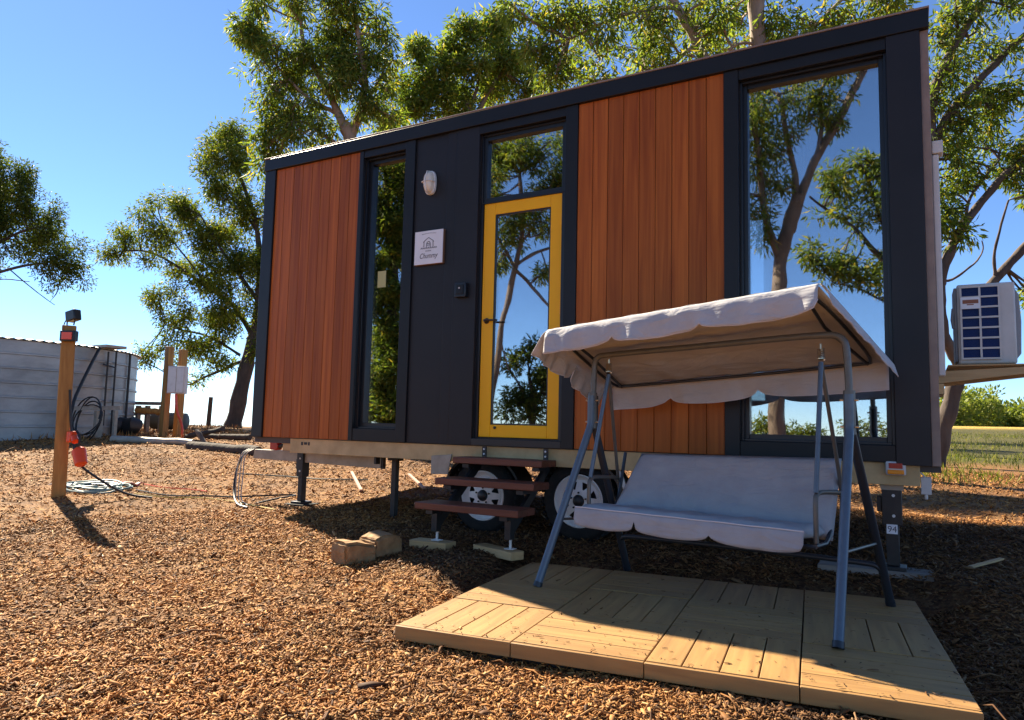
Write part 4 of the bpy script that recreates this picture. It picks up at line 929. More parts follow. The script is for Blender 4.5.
# water tank
ta = math.atan2(*(sight(136, 395, 1)-CAM)[:2]); Rt, dc = 3.6, 22.0
ca = ta-math.asin(Rt/dc); tx, ty = CAM[0]+dc*math.sin(ca), CAM[1]+dc*math.cos(ca); tz0 = 0.34; tz1 = 2.50
T = thing('water_tank', 'large round weathered zinc water tank with ribbed rings', 'water tank', (tx, ty, tz0))
prof = []; nr = 7; hh = (tz1-tz0)/nr
for k in range(nr):
    z = tz0+k*hh; prof += [(Rt+0.02, z), (Rt+0.02, z+0.03), (Rt-0.012, z+0.045)]
    pass
    prof += [(Rt-0.012, z+hh-0.01)]
prof += [(Rt+0.02, tz1), (Rt-0.02, tz1)]
MB().lathe(prof, (tx, ty, 0), 'z', 120).build('tank_wall', M['tank'], T, angle=25)
roofp = MB(); nseg = 240; rows = [[], []]
for k in range(nseg+1):
    aa = 2*PI*k/nseg; rows[0].append((tx+(Rt+0.07)*math.cos(aa), ty+(Rt+0.07)*math.sin(aa), tz1+0.015+0.018*(k % 2))); rows[1].append((tx+0.05*math.cos(aa), ty+0.05*math.sin(aa), tz1+0.30))
roofp.grid(rows); solid(roofp.build('roof', M['tank'], T, smooth=False), 0.01)
def tank_pt(a_px, z, out=0.05):
    d = sight(a_px, 400, 1)-CAM; d = d[:2]/np.linalg.norm(d[:2]); c0 = np.array([tx, ty])-CAM[:2]; b_ = d@c0; disc = max(0.0, (Rt+out)**2-(c0@c0-b_*b_)); p = CAM[:2]+d*(b_-math.sqrt(disc)); return np.array([p[0], p[1], z])
for ap in (127, ): MB().tube([tank_pt(ap, tz0, 0.03), tank_pt(ap, tz1, 0.03)], 0.03, 6).build('wall_strap', M['blacksteel'], T)
MB().tube([tank_pt(105, 0.7), tank_pt(105, 2.46)], 0.022, 6).tube([tank_pt(113, 0.5), tank_pt(113, 2.49)], 0.022, 6).tube([tank_pt(101, 2.15), tank_pt(113, 2.1)], 0.018, 6).build('pipe', M['blacksteel'], T)
hp = tank_pt(98, 2.55, -0.1); MB().box(hp[0]-0.1, hp[0]+0.5, hp[1]-0.2, hp[1]+0.3, 2.53, 2.59).build('hatch', M['galv2'], T)
tag(MB().tube(smoothpath([tank_pt(97, 2.56, 0.0), tank_pt(95, 2.48, 0.1), tank_pt(82, 1.75, 0.3), tank_pt(72, 1.15, 0.5), tank_pt(72, 0.6, 0.6), tank_pt(80, 0.5, 0.6)], 2), 0.035, 8).build('tank_hose', M['cableblack'], None), 'black hose dropping in front of the tank from its rim', 'hose')
b = MB(); cc = tank_pt(92, 1.0, 0.75)
for k in range(5*20+1):
    t = k/20*2*PI; r = 0.50+0.04*math.sin(k*0.37); b.v = b.v
pts = [cc+np.array([ (0.50+0.07*math.sin(k*0.131)+0.03*math.sin(k*0.31))*math.cos(k/24*2*PI)*0.95, -0.10+0.02*(k/24)+0.10*math.sin(k/24*2*PI), -0.14+(0.40+0.09*math.sin(k*0.083)+0.04*math.sin(k*0.23))*math.sin(k/24*2*PI)]) for k in range(24*4+1)]
tag(MB().tube(pts, 0.015, 6).build('hose_coil', M['cableblack'], None), 'coil of black hose hung on the steel stand by the tank', 'hose')
sp = tank_pt(100, 0, 0.7)
d1 = np.array([_r0[0], _r0[1], 0.0])
T = thing('pipe_stand', 'grey steel T shaped stand in front of the tank', 'stand', (sp[0], sp[1], gz(sp[0], sp[1])))
zz = gz(sp[0], sp[1])
MB().bar((sp[0], sp[1], zz), (sp[0], sp[1], zz+0.62), 0.16, 0.10).build('upright', M['galv2'], T)
pA, pB = np.array([sp[0], sp[1]-0.06, zz+0.66])-d1*0.62, np.array([sp[0], sp[1]-0.06, zz+0.70])+d1*0.55
MB().bar(pA, pB, 0.10, 0.09).build('crossbar', M['galv2'], T)
pq = pB-d1*0.12; MB().bar((pq[0], pq[1], zz-0.03), (pq[0], pq[1], zz+0.64), 0.07, 0.07).build('leg', M['galv2'], T)

# meter box on two posts
def at(a_px, b_px, t): p = sight(a_px, b_px, t); return p
pa = at(164, 420, 17.0); pb = at(178, 420, 17.3)
for (p, ztop, lb, wd) in ((pa, 2.62, 'taller square timber post at the tank side of the white meter box', 0.15), (pb, 2.58, 'square timber post directly behind the white meter box', 0.15)):
    z0 = gz(p[0], p[1]); o = MB().bar((p[0], p[1], z0-0.1), (p[0]+0.04, p[1], ztop), wd, wd).build('timber_post', M['post'], None, bevel=0.008); tag(o, lb, 'post', 'posts of the meter box')
T = thing('meter_box', 'white electrical meter box mounted between two timber posts', 'meter box', tuple(at(177, 394, 16.85)))
mb = MB(); c1 = at(169, 366, 16.9); c2 = at(186.5, 394, 16.9); mid = (c1+c2)/2; hz2 = (c1[2]-c2[2])/2; wv = d1*0.205; dv = np.array([_f[0], _f[1], 0])*0.09
def obox(mb, c, wv, dv, hz): mb.add([c+sx*wv+sy*dv+np.array([0, 0, sz*hz]) for sz in (-1, 1) for sx, sy in ((-1,-1),(1,-1),(1,1),(-1,1))], [(0,3,2,1),(4,5,6,7),(0,1,5,4),(1,2,6,5),(2,3,7,6),(3,0,4,7)]); return mb
obox(mb, mid, wv, dv, hz2).build('meter_case', M['plasticwhite'], T, bevel=0.015)
obox(MB(), mid-dv*1.08-wv*0.04, wv*0.88, dv*0.06, hz2*0.90).build('door', M['whitepaint'], T, bevel=0.004)
obox(MB(), mid-dv*1.16+wv*0.05, wv*0.03, dv*0.03, hz2*0.85).build('hinge', M['galv2'], T)
bt = at(176, 394, 16.9); bt2 = at(182, 436, 16.7)
tag(MB().tube(smoothpath([bt, bt+(0.05, 0, -0.4), np.array([bt2[0], bt2[1], 0.75]), np.array([bt2[0], bt2[1], gz(bt2[0], bt2[1])])]), 0.028, 8).build('conduit_pipe', M['orange'], None), 'orange conduit running from the meter box into the ground', 'conduit')
# odds and ends beside the tank
def log(p, q, r, m, name, label, cat, group=None, seed=0):
    rr = random.Random(seed); P = [np.array(p)*(1-t)+np.array(q)*t+np.array([rr.uniform(-1, 1)*r*0.2, rr.uniform(-1, 1)*r*0.2, rr.uniform(-1, 1)*r*0.2]) for t in np.linspace(0, 1, 7)]
    return tag(MB().tube(P, [r*rr.uniform(0.85, 1.1) for _ in P], 10).build(name, m, None), label, cat, group)
def G(a_px, b_px, t, dz=0.0): p = at(a_px, b_px, t); return (p[0], p[1], gz(p[0], p[1])+dz)
log(G(112, 438, 15.2, 0.05), G(192, 441, 14.6, 0.05), 0.075, M['galv2'], 'drain_pipe', 'long pale grey pipe on the ground in front of the meter box', 'pipe')
log(G(190, 443, 13.8, 0.06), G(258, 447, 12.6, 0.06), 0.10, M['barkdark'], 'fallen_log', 'dark log on the ground between the pipe and the house', 'log', 'logs near the meter box', 3)
log(G(186, 436, 16.4, 0.05), G(222, 440, 15.4, 0.30), 0.06, M['barkdark'], 'fallen_log', 'thin branch propped on the dark log pile', 'log', 'logs near the meter box', 5)
log(G(200, 434, 16.8, 0.05), G(250, 438, 16.0, 0.10), 0.07, M['barkdark'], 'fallen_log', 'branch lying farther back behind the dark log', 'log', 'logs near the meter box', 6)
log(G(196, 440, 14.8, 0.30), G(206, 441, 14.6, 0.02), 0.05, M['bark'], 'fallen_log', 'short stick standing tilted in the log pile', 'log', 'logs near the meter box', 8)
c1 = np.array(G(152, 420, 20, 0.30)); c2 = np.array(G(187, 420, 20, 0.30))
tag(MB().tube([c1, c1*0.97+c2*0.03, c1*0.5+c2*0.5, c1*0.03+c2*0.97, c2], [0.18, 0.23, 0.235, 0.23, 0.18], 20).build('storage_drum', mat('dark olive drum', (0.10, 0.09, 0.065), 0.6), None), 'dark drum lying on its side behind the meter posts', 'drum')
T = thing('timber_rack', 'low rack of old timber rails between the tank and the meter box', 'rack', G(148, 428, 19))
b = MB(); A_, B_ = np.array(G(134, 425, 19, 0.78)), np.array(G(162, 425, 19, 0.78)); b.bar(A_, B_, 0.10, 0.09).bar(A_-(0, 0, 0.28), B_-(0, 0, 0.25), 0.08, 0.08); b.build('rail', M['greywood'], T)
b = MB()
for q in (0.12, 0.45, 0.95):
    p = A_*(1-q)+B_*q; b.bar((p[0], p[1], p[2]-0.9), (p[0], p[1], p[2]-0.06), 0.10, 0.10)
b.build('upright', M['greywood'], T)
log(np.array(G(136, 424, 19, 0.60)), np.array(G(163, 424, 19, 0.56)), 0.09, M['post'], 'stacked_log', 'pale round log lying on the timber rack', 'log', None, 9)
log(G(118, 430, 17.6, 0.22), G(137, 430, 17.6, 0.22), 0.22, M['cableblack'], 'pump_drum', 'dark rounded pump lying beside the tank foot', 'pump', None, 12)
p = at(208, 427, 30); p2 = at(211, 397, 30)
o = MB().tube([(p[0], p[1], gz(p[0], p[1])-0.2), p2], [0.10, 0.085], 10).build('fence_post', M['barkdark'], None); tag(o, 'thin lone fence post standing on the far rise', 'fence post')
# stick on the shaded mulch
q0, q1 = (6.33, 0.42), (6.53, 0.75)
tag(MB().bar((q0[0], q0[1], gz(*q0)+0.02), (q1[0], q1[1], gz(*q1)+0.03), 0.03, 0.012).build('wood_stick', M['paleply'], None), 'pale split stick lying on the shaded mulch beside the deck', 'stick')

# ------------------------------------------------------------------ trees
def leaf_mesh(C, D, Ln, Wd):
    """folded diamond leaves: C base points, D unit directions"""
    n = len(C); up = RNG.normal(0, 1, (n, 3)); S_ = np.cross(D, up); S_ /= np.linalg.norm(S_, axis=1)[:, None]+1e-9; U = np.cross(S_, D)
    Ln = Ln[:, None]; Wd = Wd[:, None]
    v = np.empty((n, 4, 3)); v[:, 0] = C; v[:, 1] = C+D*Ln*0.42+S_*Wd*0.5+U*Wd*0.12; v[:, 2] = C+D*Ln-U*Ln*0.12; v[:, 3] = C+D*Ln*0.42-S_*Wd*0.5+U*Wd*0.12
    F = (np.arange(n)[:, None, None]*4+np.array([(0, 1, 2), (0, 2, 3)])[None]).reshape(-1, 3)
    return v.reshape(-1, 3), F

def tree(name, label, base, limbs, clumps, leaf, m_leaf, m_bark, dens=1.0, spray=0.30, per=60, group=None, cat='tree', droop=0.55, twig=0.012, seed=0):
    """limbs: list of (points, r0, r1); clumps: list of (centre, (rx, ry, rz)); leaf = (length, width)"""
    global RNG
    RNG = np.random.default_rng(100+seed)
    T = thing(name, label, cat, tuple(base), group)
    b = MB(); nodes = []; nrad = []
    for (pts, r0, r1) in limbs:
        P = smoothpath(pts, 2); k = len(P); j = np.cumsum(RNG.normal(0, 0.012, (k, 3)), 0)*min(1.0, r0*6)
        P = [p+j[i]*(i > 0) for i, p in enumerate(P)]; R_ = [(r0+(r1-r0)*(i/(k-1))**0.85)*(1+0.08*math.sin(i*1.9)) for i in range(k)]
        b.tube(P, R_, 10 if r0 > 0.05 else 6)
        nodes += [p for p in P[len(P)//4:]]; nrad += R_[len(P)//4:]
    nodes = np.array(nodes); nrad = np.array(nrad)
    LC, LD, LL, LW = [], [], [], []
    split = []
    for (c, rr) in clumps:
        c = np.array(c, float); rr = np.array(rr, float)
        for q in range(3):
            o = RNG.normal(0, 1, 3); o /= np.linalg.norm(o); f_ = RNG.uniform(0.48, 0.78)
            split.append((c+o*rr*0.62, rr*f_*np.array([1.0, 1.0, RNG.uniform(0.75, 1.1)])))
    for (c, rr) in split:
        vol = rr[0]*rr[1]*rr[2]; k = max(2, int(dens*1.5*vol/(spray**3)*0.75+0.5))
        q = RNG.normal(0, 1, (k, 3)); q /= np.linalg.norm(q, axis=1)[:, None]; q *= (RNG.random(k)**0.45)[:, None]
        sub = c+q*rr
        # keep main lumps: hang sprays from twigs reaching out of the nearest limb
        dist = np.linalg.norm(nodes-c, axis=1); near = nodes[np.argsort(dist)[:4]]
        hub = near[0]; hr = nrad[np.argmin(dist)]
        mid = c-np.array([0, 0, rr[2]*0.25])
        b.tube(smoothpath([hub, hub*0.5+mid*0.5+RNG.normal(0, 0.08, 3), mid], 1), [min(hr*0.7, twig*3.2)]*1+[min(hr*0.6, twig*2.4)]*1+[twig*1.6]*(len(smoothpath([hub, hub, mid], 1))-2), 6)
        for i, s_ in enumerate(sub):
            if i % 2 == 0:
                e = s_-np.array([0, 0, 0.05]); m_ = mid*0.45+e*0.55+RNG.normal(0, 0.06, 3)+np.array([0, 0, 0.08])
                b.tube([mid+(m_-mid)*0.05, m_, e], [twig, twig*0.7, twig*0.3], 4, cap=False)
            n = max(6, int(per*1.25*RNG.uniform(0.5, 1.4)))
            o = RNG.normal(0, 1, (n, 3)); o /= np.linalg.norm(o, axis=1)[:, None]; rad_ = spray*RNG.random(n)**0.55
            C = s_+o*rad_[:, None]*np.array([0.95, 0.95, 1.0])
            D = o*0.75+np.array([0, 0, -droop])+RNG.normal(0, 0.45, (n, 3)); D /= np.linalg.norm(D, axis=1)[:, None]
            LC.append(C); LD.append(D); LL.append(leaf[0]*RNG.uniform(0.65, 1.3, n)); LW.append(leaf[1]*RNG.uniform(0.7, 1.3, n))
    tr = b.build('trunk', M[m_bark], T, recalc=False, angle=60)
    v, F = leaf_mesh(np.concatenate(LC), np.concatenate(LD), np.concatenate(LL), np.concatenate(LW))
    np_mesh('crown', v, F, M[m_leaf], T)
    return len(F)//2

def px_tree(place, name, label, t, base, limbs, clumps, leaf, m_leaf, m_bark, r0, **k):
    """limbs and clumps noted as sightings (a, b[, dt]) at distance t; sizes in sighting units"""
    def P(q): return place(q[0], q[1], t+(q[2] if len(q) > 2 else 0))
    pb = P(base); pb[2] = gz(pb[0], pb[1])-0.05
    L = []
    for (pts, a, c) in limbs:
        pp = [P(q) for q in pts]
        if pts[0] == base: pp[0] = pb
        L.append((pp, a, c))
    K = []
    for q in clumps:
        a, b_, ru, rv = q[:4]; dt = q[4] if len(q) > 4 else 0
        s_ = (t+dt)/FPX; K.append((place(a, b_, t+dt), (ru*s_*1.0, ru*s_*1.0, rv*s_)))
    return tree(name, label, pb, L, K, leaf, m_leaf, m_bark, **k)
NL = {}
# A: crown reaching in from the left edge
NL['A'] = px_tree(sight, 'gum_tree', 'dark spreading tree cut off by the picture edge beyond the tank', 25, (-95, 425),
 [([(-95, 425), (-90, 360), (-75, 300), (-40, 275)], 0.24, 0.12), ([(-75, 300), (-30, 282, -.5), (10, 268, -.5), (50, 262)], 0.10, 0.025), ([(-60, 290), (-20, 255), (20, 232), (45, 228)], 0.09, 0.025), ([(-75, 300), (-60, 230), (-20, 190), (5, 180)], 0.11, 0.03), ([(8, 268), (28, 285), (42, 296), (55, 305)], 0.025, 0.01), ([(-20, 285), (0, 278), (30, 282)], 0.03, 0.012)],
 [(0, 185, 26, 24), (22, 190, 20, 22), (-25, 190, 30, 40), (-20, 225, 30, 26), (15, 222, 26, 18), (40, 225, 18, 20), (42, 240, 24, 14, .8), (64, 245, 16, 18), (72, 262, 16, 16), (78, 275, 10, 12), (52, 262, 18, 13, -.6), (20, 250, 20, 12, .6), (-30, 260, 25, 15), (-60, 230, 30, 40), (-5, 162, 16, 12), (60, 280, 12, 8), (30, 205, 14, 12)],
 (0.125, 0.042), 'leafdark', 'barkdark', 0.24, dens=3.89, spray=0.36, per=75, droop=0.25, seed=1)
# B: tree left of the house
NL['B'] = px_tree(sight, 'gum_tree', 'tall open crowned tree with slanting trunk standing beside the house end', 27, (232, 428),
 [([(232, 428), (240, 385), (248, 350), (256, 318), (266, 280)], 0.33, 0.17), ([(256, 318), (262, 270), (258, 225), (245, 185), (232, 150)], 0.16, 0.03), ([(252, 335), (235, 305), (205, 285), (180, 268), (150, 250), (125, 250)], 0.11, 0.025), ([(205, 285), (190, 262), (172, 240)], 0.05, 0.02), ([(258, 300), (235, 268), (215, 240), (200, 215)], 0.09, 0.025), ([(246, 360), (225, 370), (205, 378), (188, 388), (176, 380)], 0.07, 0.02), ([(240, 355), (210, 335), (180, 330), (165, 325)], 0.06, 0.02), ([(256, 230), (240, 205), (222, 190), (205, 165)], 0.06, 0.02), ([(248, 340), (275, 300), (285, 260)], 0.10, 0.04)],
 [(224, 133, 21.6, 21.0), (205, 150, 15.1, 14.0), (228, 155, 19.4, 19.6, -0.8), (240, 175, 15.1, 25.2), (212, 170, 13.0, 14.0), (222, 198, 17.3, 19.6), (250, 205, 16.2, 22.4), (170, 210, 21.6, 15.4), (148, 214, 14.0, 12.6), (192, 212, 15.1, 15.4, 0.8), (130, 236, 17.3, 14.0), (112, 250, 10.8, 12.6), (150, 240, 19.4, 15.4, -0.8), (178, 238, 17.3, 14.0), (200, 248, 18.4, 16.8), (160, 260, 14.0, 11.2), (185, 268, 16.2, 12.6, 0.6), (232, 235, 20.5, 18.2, 0.6), (225, 262, 19.4, 16.8), (250, 262, 19.4, 19.6), (205, 290, 19.4, 15.4), (228, 300, 21.6, 16.8, -0.6), (170, 298, 17.3, 14.0), (150, 300, 13.0, 12.6), (190, 316, 17.3, 12.6), (165, 325, 13.0, 11.2), (215, 325, 19.4, 15.4), (240, 330, 17.3, 15.4), (150, 352, 13.0, 15.4), (168, 345, 13.0, 14.0), (185, 358, 15.1, 12.6), (205, 352, 17.3, 14.0), (228, 356, 13.0, 12.6), (198, 376, 13.0, 8.4), (255, 348, 9.7, 12.6), (268, 300, 16.2, 30.8), (272, 245, 16.2, 35.0), (275, 200, 16.2, 35.0), (120, 255, 8.6, 8.4), (235, 225, 14, 14), (210, 232, 14, 12), (240, 290, 14, 12), (180, 335, 12, 9), (215, 345, 12, 9), (240, 195, 14, 12)],
 (0.155, 0.045), 'leaf', 'barkdark', 0.33, dens=5.27, spray=0.36, per=42, droop=0.45, seed=2)
# C: tall gum rising behind the left half of the roof
NL['C'] = px_tree(sight, 'gum_tree', 'tall gum with drooping leaves rising behind the roof above the left orange panel', 15, (352, 430),
 [([(352, 430), (350, 330), (348, 230), (352, 150), (345, 122)], 0.24, 0.13), ([(345, 130), (335, 108), (320, 80), (305, 50), (300, 20)], 0.11, 0.025), ([(350, 140), (362, 105), (365, 70), (355, 30), (350, -20)], 0.10, 0.03), ([(335, 112), (310, 100), (285, 75), (262, 50)], 0.05, 0.015), ([(348, 150), (330, 140), (310, 125), (295, 120)], 0.05, 0.02), ([(362, 105), (380, 80), (388, 60)], 0.04, 0.015)],
 [(262, 22, 24, 17), (242, 45, 20, 13), (275, 48, 26, 16), (300, 10, 26, 22), (335, 5, 30, 24), (262, 68, 20, 13), (290, 78, 24, 18), (278, 98, 18, 14), (318, 50, 26, 24), (345, 45, 26, 24), (372, 25, 20, 20), (378, 62, 18, 20), (330, 88, 26, 20), (360, 92, 24, 22), (300, 112, 20, 16), (375, 105, 14, 20), (335, 122, 20, 14), (288, 132, 16, 14), (310, 140, 22, 12), (275, 148, 14, 10), (350, -30, 30, 30), (300, -30, 30, 25), (388, 85, 10, 20), (255, 5, 14, 12), (264, 112, 13, 14), (262, 138, 12, 12), (262, 160, 12, 14), (285, 115, 16, 14), (330, 30, 24, 18), (392, 112, 10, 14)],
 (0.17, 0.032), 'leafbright', 'barkpale', 0.24, dens=3.94, spray=0.27, per=52, droop=0.75, seed=3)
# D: dense rounded crown behind the door
NL['D'] = px_tree(sight, 'gum_tree', 'dense rounded bright green tree behind the roof above the door', 17, (470, 430),
 [([(470, 430), (472, 250), (468, 140), (462, 100)], 0.24, 0.10), ([(468, 140), (440, 105), (425, 80)], 0.08, 0.02), ([(468, 130), (490, 90), (510, 60)], 0.08, 0.02), ([(470, 110), (480, 75), (475, 50)], 0.05, 0.02)],
 [(450, 48, 24, 13), (430, 58, 20, 13), (478, 38, 24, 14), (500, 32, 20, 14), (470, 60, 26, 16, -.6), (498, 58, 24, 16), (440, 80, 24, 15, -.5), (415, 88, 20, 13), (405, 105, 18, 13), (470, 88, 24, 14), (430, 105, 24, 14, -.6), (395, 122, 16, 9), (520, 85, 18, 15), (500, 88, 18, 12, .8), (525, 55, 14, 14), (420, 70, 14, 12), (455, 110, 20, 10), (385, 132, 14, 7)],
 (0.15, 0.042), 'leafbright', 'bark', 0.24, dens=4.42, spray=0.27, per=60, droop=0.4, seed=4)
# E: big gum over the middle of the roof
NL['E'] = px_tree(sight, 'gum_tree', 'big gum with a straight pale trunk rising behind the roof near the large window', 11, (815, 445),
 [([(815, 445), (806, 250), (775, 110), (761, 60), (760, 0), (756, -90), (750, -170)], 0.17, 0.09), ([(772, 120), (735, 100), (708, 60), (692, 28), (676, 8), (668, -30)], 0.115, 0.05), ([(700, 44), (685, 52), (672, 65), (640, 80)], 0.05, 0.02), ([(760, 40), (795, 45), (830, 10), (860, -20)], 0.04, 0.02), ([(676, 8), (640, 10), (600, 25), (570, 40)], 0.04, 0.015), ([(760, -20), (720, -20), (690, -30)], 0.05, 0.02), ([(758, -60), (800, -60), (850, -40)], 0.06, 0.02), ([(728, 50), (740, 42), (762, 45)], 0.03, 0.02)],
 [(548, 18, 20, 20), (572, 30, 24, 20), (560, 55, 22, 18), (592, 8, 24, 20), (600, 48, 26, 22), (585, 75, 24, 12), (545, 78, 18, 14), (630, 20, 28, 22), (640, 55, 26, 18), (620, 80, 26, 10), (665, 35, 24, 22), (660, 70, 24, 10), (700, 12, 28, 18), (722, 38, 26, 18), (700, 60, 24, 10), (742, 15, 24, 18, 1), (745, 50, 20, 10, 1), (785, 20, 22, 18), (800, 45, 22, 10), (815, 15, 24, 16), (838, 25, 20, 14), (862, 8, 24, 14), (890, 5, 20, 10), (520, 10, 16, 12), (535, 42, 14, 16), (650, -30, 40, 30), (720, -35, 45, 30), (800, -30, 45, 30), (580, -25, 35, 25), (870, -30, 30, 25)],
 (0.15, 0.034), 'leafbright', 'barkpale', 0.17, dens=1.35, spray=0.25, per=46, droop=0.75, seed=5)
# F: gum at the right end with long bare limbs
NL['F'] = px_tree(sight, 'gum_tree', 'leaning gum with long bare forking limbs beyond the air conditioner', 13, (934, 466),
 [([(934, 466), (942, 430), (952, 395), (960, 370), (962, 352)], 0.155, 0.125), ([(960, 365), (950, 352), (940, 335), (937, 305), (938, 278), (948, 255)], 0.11, 0.075), ([(940, 285), (948, 250), (968, 215), (988, 190), (1005, 168), (1040, 145), (1080, 110)], 0.085, 0.05), ([(962, 355), (975, 300), (995, 275), (1012, 255), (1030, 235), (1070, 200)], 0.10, 0.06), ([(940, 282), (955, 280), (968, 270), (978, 262), (985, 250), (983, 240)], 0.028, 0.010), ([(995, 275), (994, 255), (1000, 228), (1008, 200)], 0.035, 0.015), ([(965, 222), (968, 200), (985, 178), (1000, 160)], 0.035, 0.02), ([(936, 290), (935, 220), (930, 150), (945, 118), (975, 85), (998, 62), (1024, 35), (1060, 10)], 0.10, 0.05), ([(930, 150), (932, 100), (940, 72), (958, 38), (975, 12), (1000, -20)], 0.09, 0.06), ([(958, 38), (956, 10), (958, -20)], 0.04, 0.02), ([(938, 315), (942, 322), (930, 300)], 0.04, 0.02), ([(975, 85), (985, 95), (1000, 92)], 0.03, 0.015)],
 [(950, 60, 22, 18), (980, 40, 24, 18), (1005, 15, 26, 18), (1020, 50, 24, 22), (990, 75, 22, 18), (960, 90, 20, 16), (945, 115, 16, 16), (975, 112, 22, 16), (1005, 100, 24, 18), (1030, 90, 22, 22), (985, 138, 22, 14), (1015, 135, 24, 16), (955, 145, 16, 16), (950, 172, 14, 12), (975, 165, 16, 10), (1010, 160, 18, 10), (1030, 150, 20, 20), (945, 195, 12, 12), (955, 232, 11, 14), (945, 215, 10, 10), (935, 35, 12, 12), (965, 10, 16, 12), (1030, -10, 30, 25), (980, -20, 30, 20), (1060, 60, 30, 50), (1055, 150, 25, 40), (1028, 195, 8, 10), (1035, 290, 10, 14), (945, 75, 14, 14), (938, 140, 10, 14), (965, 130, 16, 12), (940, 225, 9, 10), (995, 120, 20, 14), (970, 180, 14, 8), (1020, 175, 12, 8), (935, 100, 10, 14), (950, 20, 14, 12)],
 (0.15, 0.036), 'leafbright', 'barkmid', 0.19, dens=1.03, spray=0.25, per=40, droop=0.6, seed=6)
# G: darker trees farther back that fill the gaps and shade the ground behind the house
NL['G'] = px_tree(sight, 'gum_tree', 'darker wide crowned tree showing through the gaps far behind the roof', 25, (640, 430),
 [([(640, 430), (640, 250), (645, 120), (640, 50)], 0.3, 0.1), ([(642, 180), (600, 110), (570, 60)], 0.12, 0.03), ([(642, 160), (690, 90), (720, 50)], 0.12, 0.03), ([(642, 200), (730, 130), (790, 80)], 0.12, 0.03)],
 [(560, 60, 30, 22), (600, 40, 30, 20), (640, 35, 30, 22), (690, 30, 30, 20), (730, 40, 30, 20), (780, 60, 34, 26), (830, 70, 34, 26), (600, 90, 34, 24), (660, 90, 34, 24), (720, 100, 34, 24), (790, 120, 40, 28), (850, 110, 36, 28), (620, 140, 40, 26), (700, 150, 44, 28), (780, 180, 40, 26), (860, 160, 36, 28), (850, 30, 30, 20), (880, 60, 26, 26)],
 (0.20, 0.06), 'leaf', 'bark', 0.3, dens=0.84, spray=0.42, per=60, droop=0.5, seed=7)
# H: lower trees in the row behind the house; their shade falls on the grass at its end
NL['H'] = px_tree(sight, 'gum_tree', 'low broad tree of the row behind the house, mostly hidden by it', 27, (720, 440),
 [([(720, 440), (718, 380), (700, 320), (690, 260)], 0.3, 0.1), ([(724, 370), (670, 320), (640, 290)], 0.12, 0.03), ([(730, 350), (800, 310), (840, 290)], 0.12, 0.03)],
 [(640, 290, 40, 30), (680, 250, 30, 30), (830, 240, 36, 30), (835, 280, 36, 30), (860, 320, 34, 26), (690, 320, 34, 26), (640, 350, 34, 22), (830, 350, 36, 20)],
 (0.20, 0.06), 'leaf', 'bark', 0.3, dens=1.2, spray=0.42, per=60, droop=0.5, seed=8)
# trees standing behind the camera, mirrored in the glass
NL['R1'] = px_tree(behind, 'gum_tree', 'forked gum mirrored in the large window at the air conditioner end', 14, (778, 440),
 [([(778, 440), (775, 360), (776, 300), (783, 245), (792, 212), (799, 190)], 0.18, 0.115), ([(788, 226), (793, 207), (806, 170), (822, 140), (845, 105), (868, 66), (890, 30)], 0.12, 0.05), ([(793, 205), (792, 170), (784, 130), (776, 90)], 0.08, 0.04), ([(778, 270), (764, 220), (754, 150), (745, 100)], 0.08, 0.05), ([(815, 150), (820, 120), (815, 90), (835, 60)], 0.05, 0.02), ([(776, 330), (788, 290), (806, 330)], 0.03, 0.012)],
 [(755, 110, 22, 18), (780, 100, 24, 16), (805, 85, 22, 14), (765, 140, 22, 18), (790, 135, 20, 14), (830, 92, 18, 10), (815, 112, 16, 12), (758, 170, 18, 18), (775, 180, 14, 12), (760, 205, 14, 14), (838, 118, 12, 9), (745, 140, 20, 30), (800, 60, 30, 18), (760, 70, 30, 20), (840, 60, 20, 14), (735, 200, 20, 25), (760, 232, 12, 10), (700, 120, 40, 50), (660, 150, 40, 50)],
 (0.15, 0.036), 'leafbright', 'bark', 0.2, dens=1.84, spray=0.26, per=44, droop=0.6, seed=11)
NL['R2'] = px_tree(behind, 'gum_tree', 'bushy tree with low limb mirrored in the large window above the canopy', 16, (905, 440),
 [([(905, 440), (902, 340), (895, 260), (890, 235)], 0.20, 0.13), ([(895, 275), (868, 240), (845, 222), (822, 205), (808, 195)], 0.07, 0.02), ([(892, 250), (880, 210), (868, 180), (860, 165)], 0.07, 0.02), ([(900, 310), (880, 300), (855, 285), (835, 282)], 0.04, 0.015)],
 [(845, 172, 22, 12), (868, 160, 18, 10), (828, 188, 16, 12), (860, 195, 24, 14), (880, 180, 18, 20), (840, 212, 18, 12), (870, 222, 22, 14), (812, 250, 13, 7), (850, 250, 22, 14), (880, 255, 20, 18), (835, 268, 18, 9), (860, 278, 18, 11), (890, 285, 15, 15), (905, 210, 20, 40)],
 (0.17, 0.05), 'leafbright', 'barkdark', 0.2, dens=1.36, spray=0.28, per=46, droop=0.45, seed=12)
